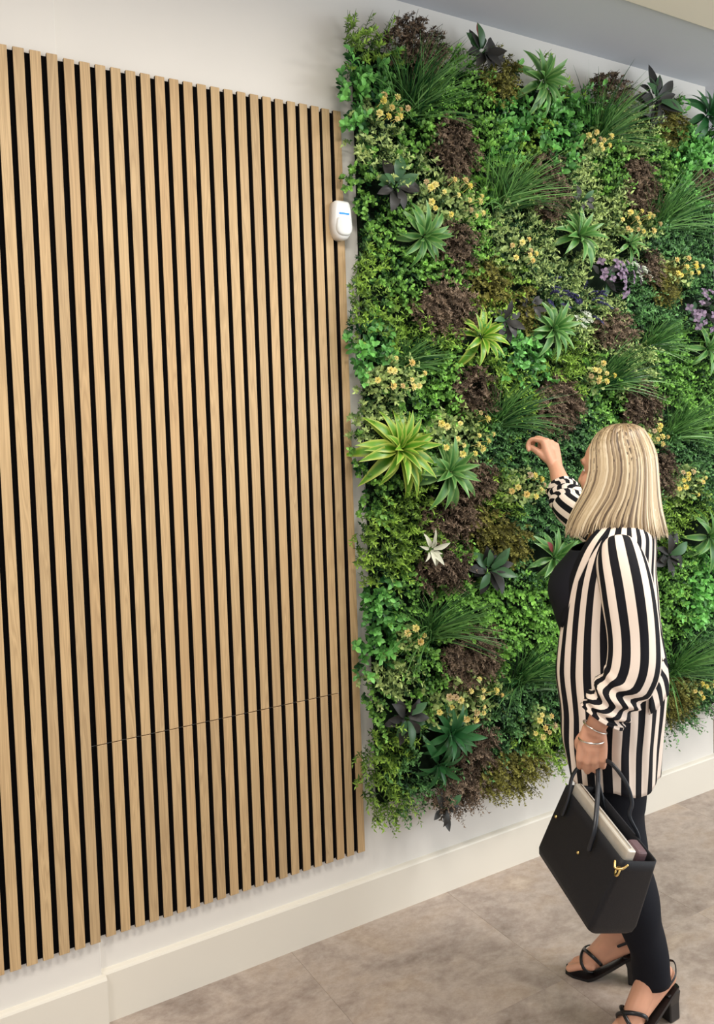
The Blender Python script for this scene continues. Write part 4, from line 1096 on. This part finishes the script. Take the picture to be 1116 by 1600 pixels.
# sandals
def sandal(ank, heel, mid, ball, toe):
    ank, heel, mid, ball, toe = [np.array(q, float) for q in (ank, heel, mid, ball, toe)]
    fd = toe - heel; fd[2] = 0; fd /= np.linalg.norm(fd); sd = np.array([-fd[1], fd[0], 0]); up = np.array([0, 0, 1.0])
    v, f = [], []
    path = catmull([toe * [1, 1, 0] + fd * 0.012 + up * 0.0085, ball * [1, 1, 0] + up * 0.010, (ball * 0.55 + heel * 0.45) * [1, 1, 0] + up * 0.040, heel * [1, 1, 0] + up * (heel[2] - 0.030), heel * [1, 1, 0] - fd * 0.026 + up * (heel[2] - 0.024)], 6)
    wd = np.interp(np.linspace(0, 1, len(path)), [0, 0.08, 0.25, 0.5, 0.8, 0.95, 1], [0.018, 0.033, 0.040, 0.031, 0.028, 0.026, 0.016])
    for p, w in zip(path, wd):
        for s_, dz in ((-1, 0), (1, 0), (1, -0.010), (-1, -0.010)):
            q = p + sd * s_ * w + up * dz; q[2] = max(q[2], 0.0005 if dz else 0.006); v.append(q)
    n = len(path)
    for i in range(n - 1):
        for j in range(4): f.append((4 * i + j, 4 * i + (j + 1) % 4, 4 * i + 4 + (j + 1) % 4, 4 * i + 4 + j))
    f += [(3, 2, 1, 0), (4 * n - 4, 4 * n - 3, 4 * n - 2, 4 * n - 1)]
    root = obj('sandal', (np.array(v), f), M['shoe'], body, False)
    hb = heel * [1, 1, 0] - fd * 0.006
    hv = []
    for z_, wx, wy, sh in ((0.0005, 0.020, 0.021, -0.004), (0.05, 0.020, 0.021, -0.002), (heel[2] - 0.036, 0.026, 0.026, 0.004)):
        for a_, b_ in ((-1, -1), (1, -1), (1, 1), (-1, 1)): hv.append(hb + fd * (a_ * wx + sh) + sd * b_ * wy + up * z_)
    hf = [(3, 2, 1, 0), (8, 9, 10, 11)] + [(4 * i + j, 4 * i + (j + 1) % 4, 4 * i + 4 + (j + 1) % 4, 4 * i + 4 + j) for i in range(2) for j in range(4)]
    he = obj('heel', (np.array(hv), hf), M['shoe'], root, False)
    b = he.modifiers.new('b', 'BEVEL'); b.width = 0.004; b.segments = 2
    ax_ = (ball - mid) / np.linalg.norm(ball - mid); upp = np.cross(ax_, sd); upp *= np.sign(upp[2])
    def strap(t, tilt, w=0.0055):
        c = ball * (1 - t) + mid * t; r = 0.026 * (1 - t) + 0.030 * t + 0.003; pts = []
        for a in np.linspace(-0.75, PI + 0.75, 18): pts.append(c + sd * math.cos(a) * r * 1.25 + upp * (math.sin(a) * r * 1.06) + ax_ * (tilt * math.cos(a)))
        obj('strap', tube(pts, [w] * 18, 8, 2, ref=tuple(ax_), flat=0.35), M['shoe'], root)
    strap(0.12, 0.020); strap(0.22, -0.022)
    # slingback strap behind the ankle
    pts = [heel + sd * 0.033 + fd * 0.035 + up * 0.00, heel + sd * 0.030 + up * 0.020, heel - fd * 0.030 + up * 0.032, heel - sd * 0.030 + up * 0.020, heel - sd * 0.033 + fd * 0.035]
    obj('strap', tube(pts, [0.0045] * 5, 8, 5, ref=(0, 0, 1), flat=0.4), M['shoe'], root)
    cup = []
    return root
sandal(**NF); sandal(**FF)

# ------------------------------------------------------------------ handbag and what sticks out of it
TL, TRc, BRc, BL = [np.array(q) for q in ((.239, .250, .718), (.088, .470, .647), (.140, .470, .447), (.299, .250, .510))]
e1 = TRc - TL; e2 = (BL - TL + BRc - TRc) / 2; L1, L2 = np.linalg.norm(e1), np.linalg.norm(e2)
e1 /= L1; e2 = e2 - e1 * (e2 @ e1); e2 /= np.linalg.norm(e2); e3 = np.cross(e1, e2)
BM = PM @ Matrix(((e1[0], e2[0], e3[0], TL[0]), (e1[1], e2[1], e3[1], TL[1]), (e1[2], e2[2], e3[2], TL[2]), (0, 0, 0, 1)))
bag = empty('handbag', mat=BM)
tag(bag, 'large black leather handbag held in the woman\'s left hand', 'bag')
TH = 0.125
def bag_ring(v_, k, t_):
    """outline of the bag at depth v_ below the rim: rounded rectangle"""
    u0, u1 = -0.002 + 0.004 * k, L1 + 0.002 - 0.002 * k; w0, w1 = TH / 2 - t_ / 2, TH / 2 + t_ / 2
    r = 0.012; out = []
    for cx, cy, a0 in ((u1 - r, w0 + r, -PI / 2), (u1 - r, w1 - r, 0), (u0 + r, w1 - r, PI / 2), (u0 + r, w0 + r, PI)):
        for a in np.linspace(a0, a0 + PI / 2, 5): out.append((cx + r * math.cos(a), v_, cy + r * math.sin(a)))
    return out
rows = [(0.0, 0.0, 0.100), (0.03, 0.1, 0.106), (0.09, 0.3, 0.118), (0.16, 0.6, 0.130), (L2 - 0.022, 0.9, 0.136), (L2 - 0.006, 1.6, 0.128), (L2, 3.0, 0.112)]
v, f = [], []
for q in rows: v += bag_ring(*q)
m = 20
for i in range(len(rows) - 1):
    for j in range(m): f.append((i * m + j, i * m + (j + 1) % m, (i + 1) * m + (j + 1) % m, (i + 1) * m + j))
f.append(tuple(range((len(rows) - 1) * m, len(rows) * m)))
bo = obj('bag_body', (np.array(v), f), M['bag'], bag); s = bo.modifiers.new('t', 'SOLIDIFY'); s.thickness = 0.004; s.offset = -1
BI = np.linalg.inv(np.array(BM)) @ np.array(PM)
def tb(p): return (BI @ np.append(np.asarray(p, float), 1))[:3]        # person space -> bag space
fr_ = TH / 2 - 0.056
h1 = [np.array((0.045, 0.055, fr_ - 0.006)), np.array((0.040, 0.010, fr_ - 0.002)), tb((.208, .255, .745)), tb((.182, .246, .778)), tb((.152, .244, .784)), tb((.142, .275, .762)), np.array((0.168, -0.01, fr_ - 0.006)), np.array((0.180, 0.05, fr_ - 0.008))]
obj('handle', tube(h1, [0.006] * len(h1), 10, 6, flat=0.55), M['strapm'], bag)
bk_ = TH / 2 + 0.053
h2 = [np.array((0.06, 0.03, bk_)), tb((.150, .215, .745)), tb((.150, .240, .788)), tb((.112, .275, .800)), tb((.075, .30, .765)), tb((.060, .315, .722)), tb((.066, .325, .69)), np.array((0.19, 0.0, bk_)), np.array((0.195, 0.035, bk_ - 0.002))]
obj('handle', tube(h2, [0.0065] * len(h2), 10, 6, flat=0.55), M['strapm'], bag)
for u_, v_ in ((0.030, 0.075), (0.150, 0.085)):
    obj('stud', ellipsoid((u_, v_, fr_ - 0.010), np.eye(3), (0.0045, 0.0045, 0.004), 14, 8), M['gold'], bag)
ck = np.array((L1 + 0.003, 0.014, 0.012))
cl = ring(tuple(ck + [0, 0.012, -0.006]), (0.5, 0.2, 1), 0.011, 0.0024, 'clasp', M['gold'], bag)
obj('hook', tube([ck + [-.012, -.006, -.012], ck + [-.002, .004, -.014], ck + [.008, -.002, -.004], ck + [.006, -.010, .010]], [.0026, .0032, .003, .0024], 8, 5), M['gold'], cl)
# silver sleeve standing in the bag, mauve wallet beside it
def slab(name, u0, u1, v0, v1, w0, w1, bev, mat, label, cat):
    me = box_mesh(name, u0, u1, v0, v1, w0, w1, bev, 3); o = link(name, me, mat); o.matrix_world = BM; tag(o, label, cat); return o
sl_ = slab('tablet_sleeve', 0.022, L1 - 0.004, -0.024, L2 - 0.03, TH / 2 - 0.040, TH / 2 - 0.016, 0.006, M['sleeve_silver'], 'silver padded sleeve sticking out of the open black handbag', 'sleeve')
link('zip', box_mesh('zip', 0.03, L1 - 0.012, -0.0262, -0.0236, TH / 2 - 0.0295, TH / 2 - 0.0265), M['silver'], sl_)
slab('wallet', L1 - 0.06, L1 - 0.010, -0.016, 0.08, TH / 2 - 0.004, TH / 2 + 0.026, 0.010, M['wallet'], 'dark mauve wallet tucked behind the silver sleeve in the handbag', 'wallet')
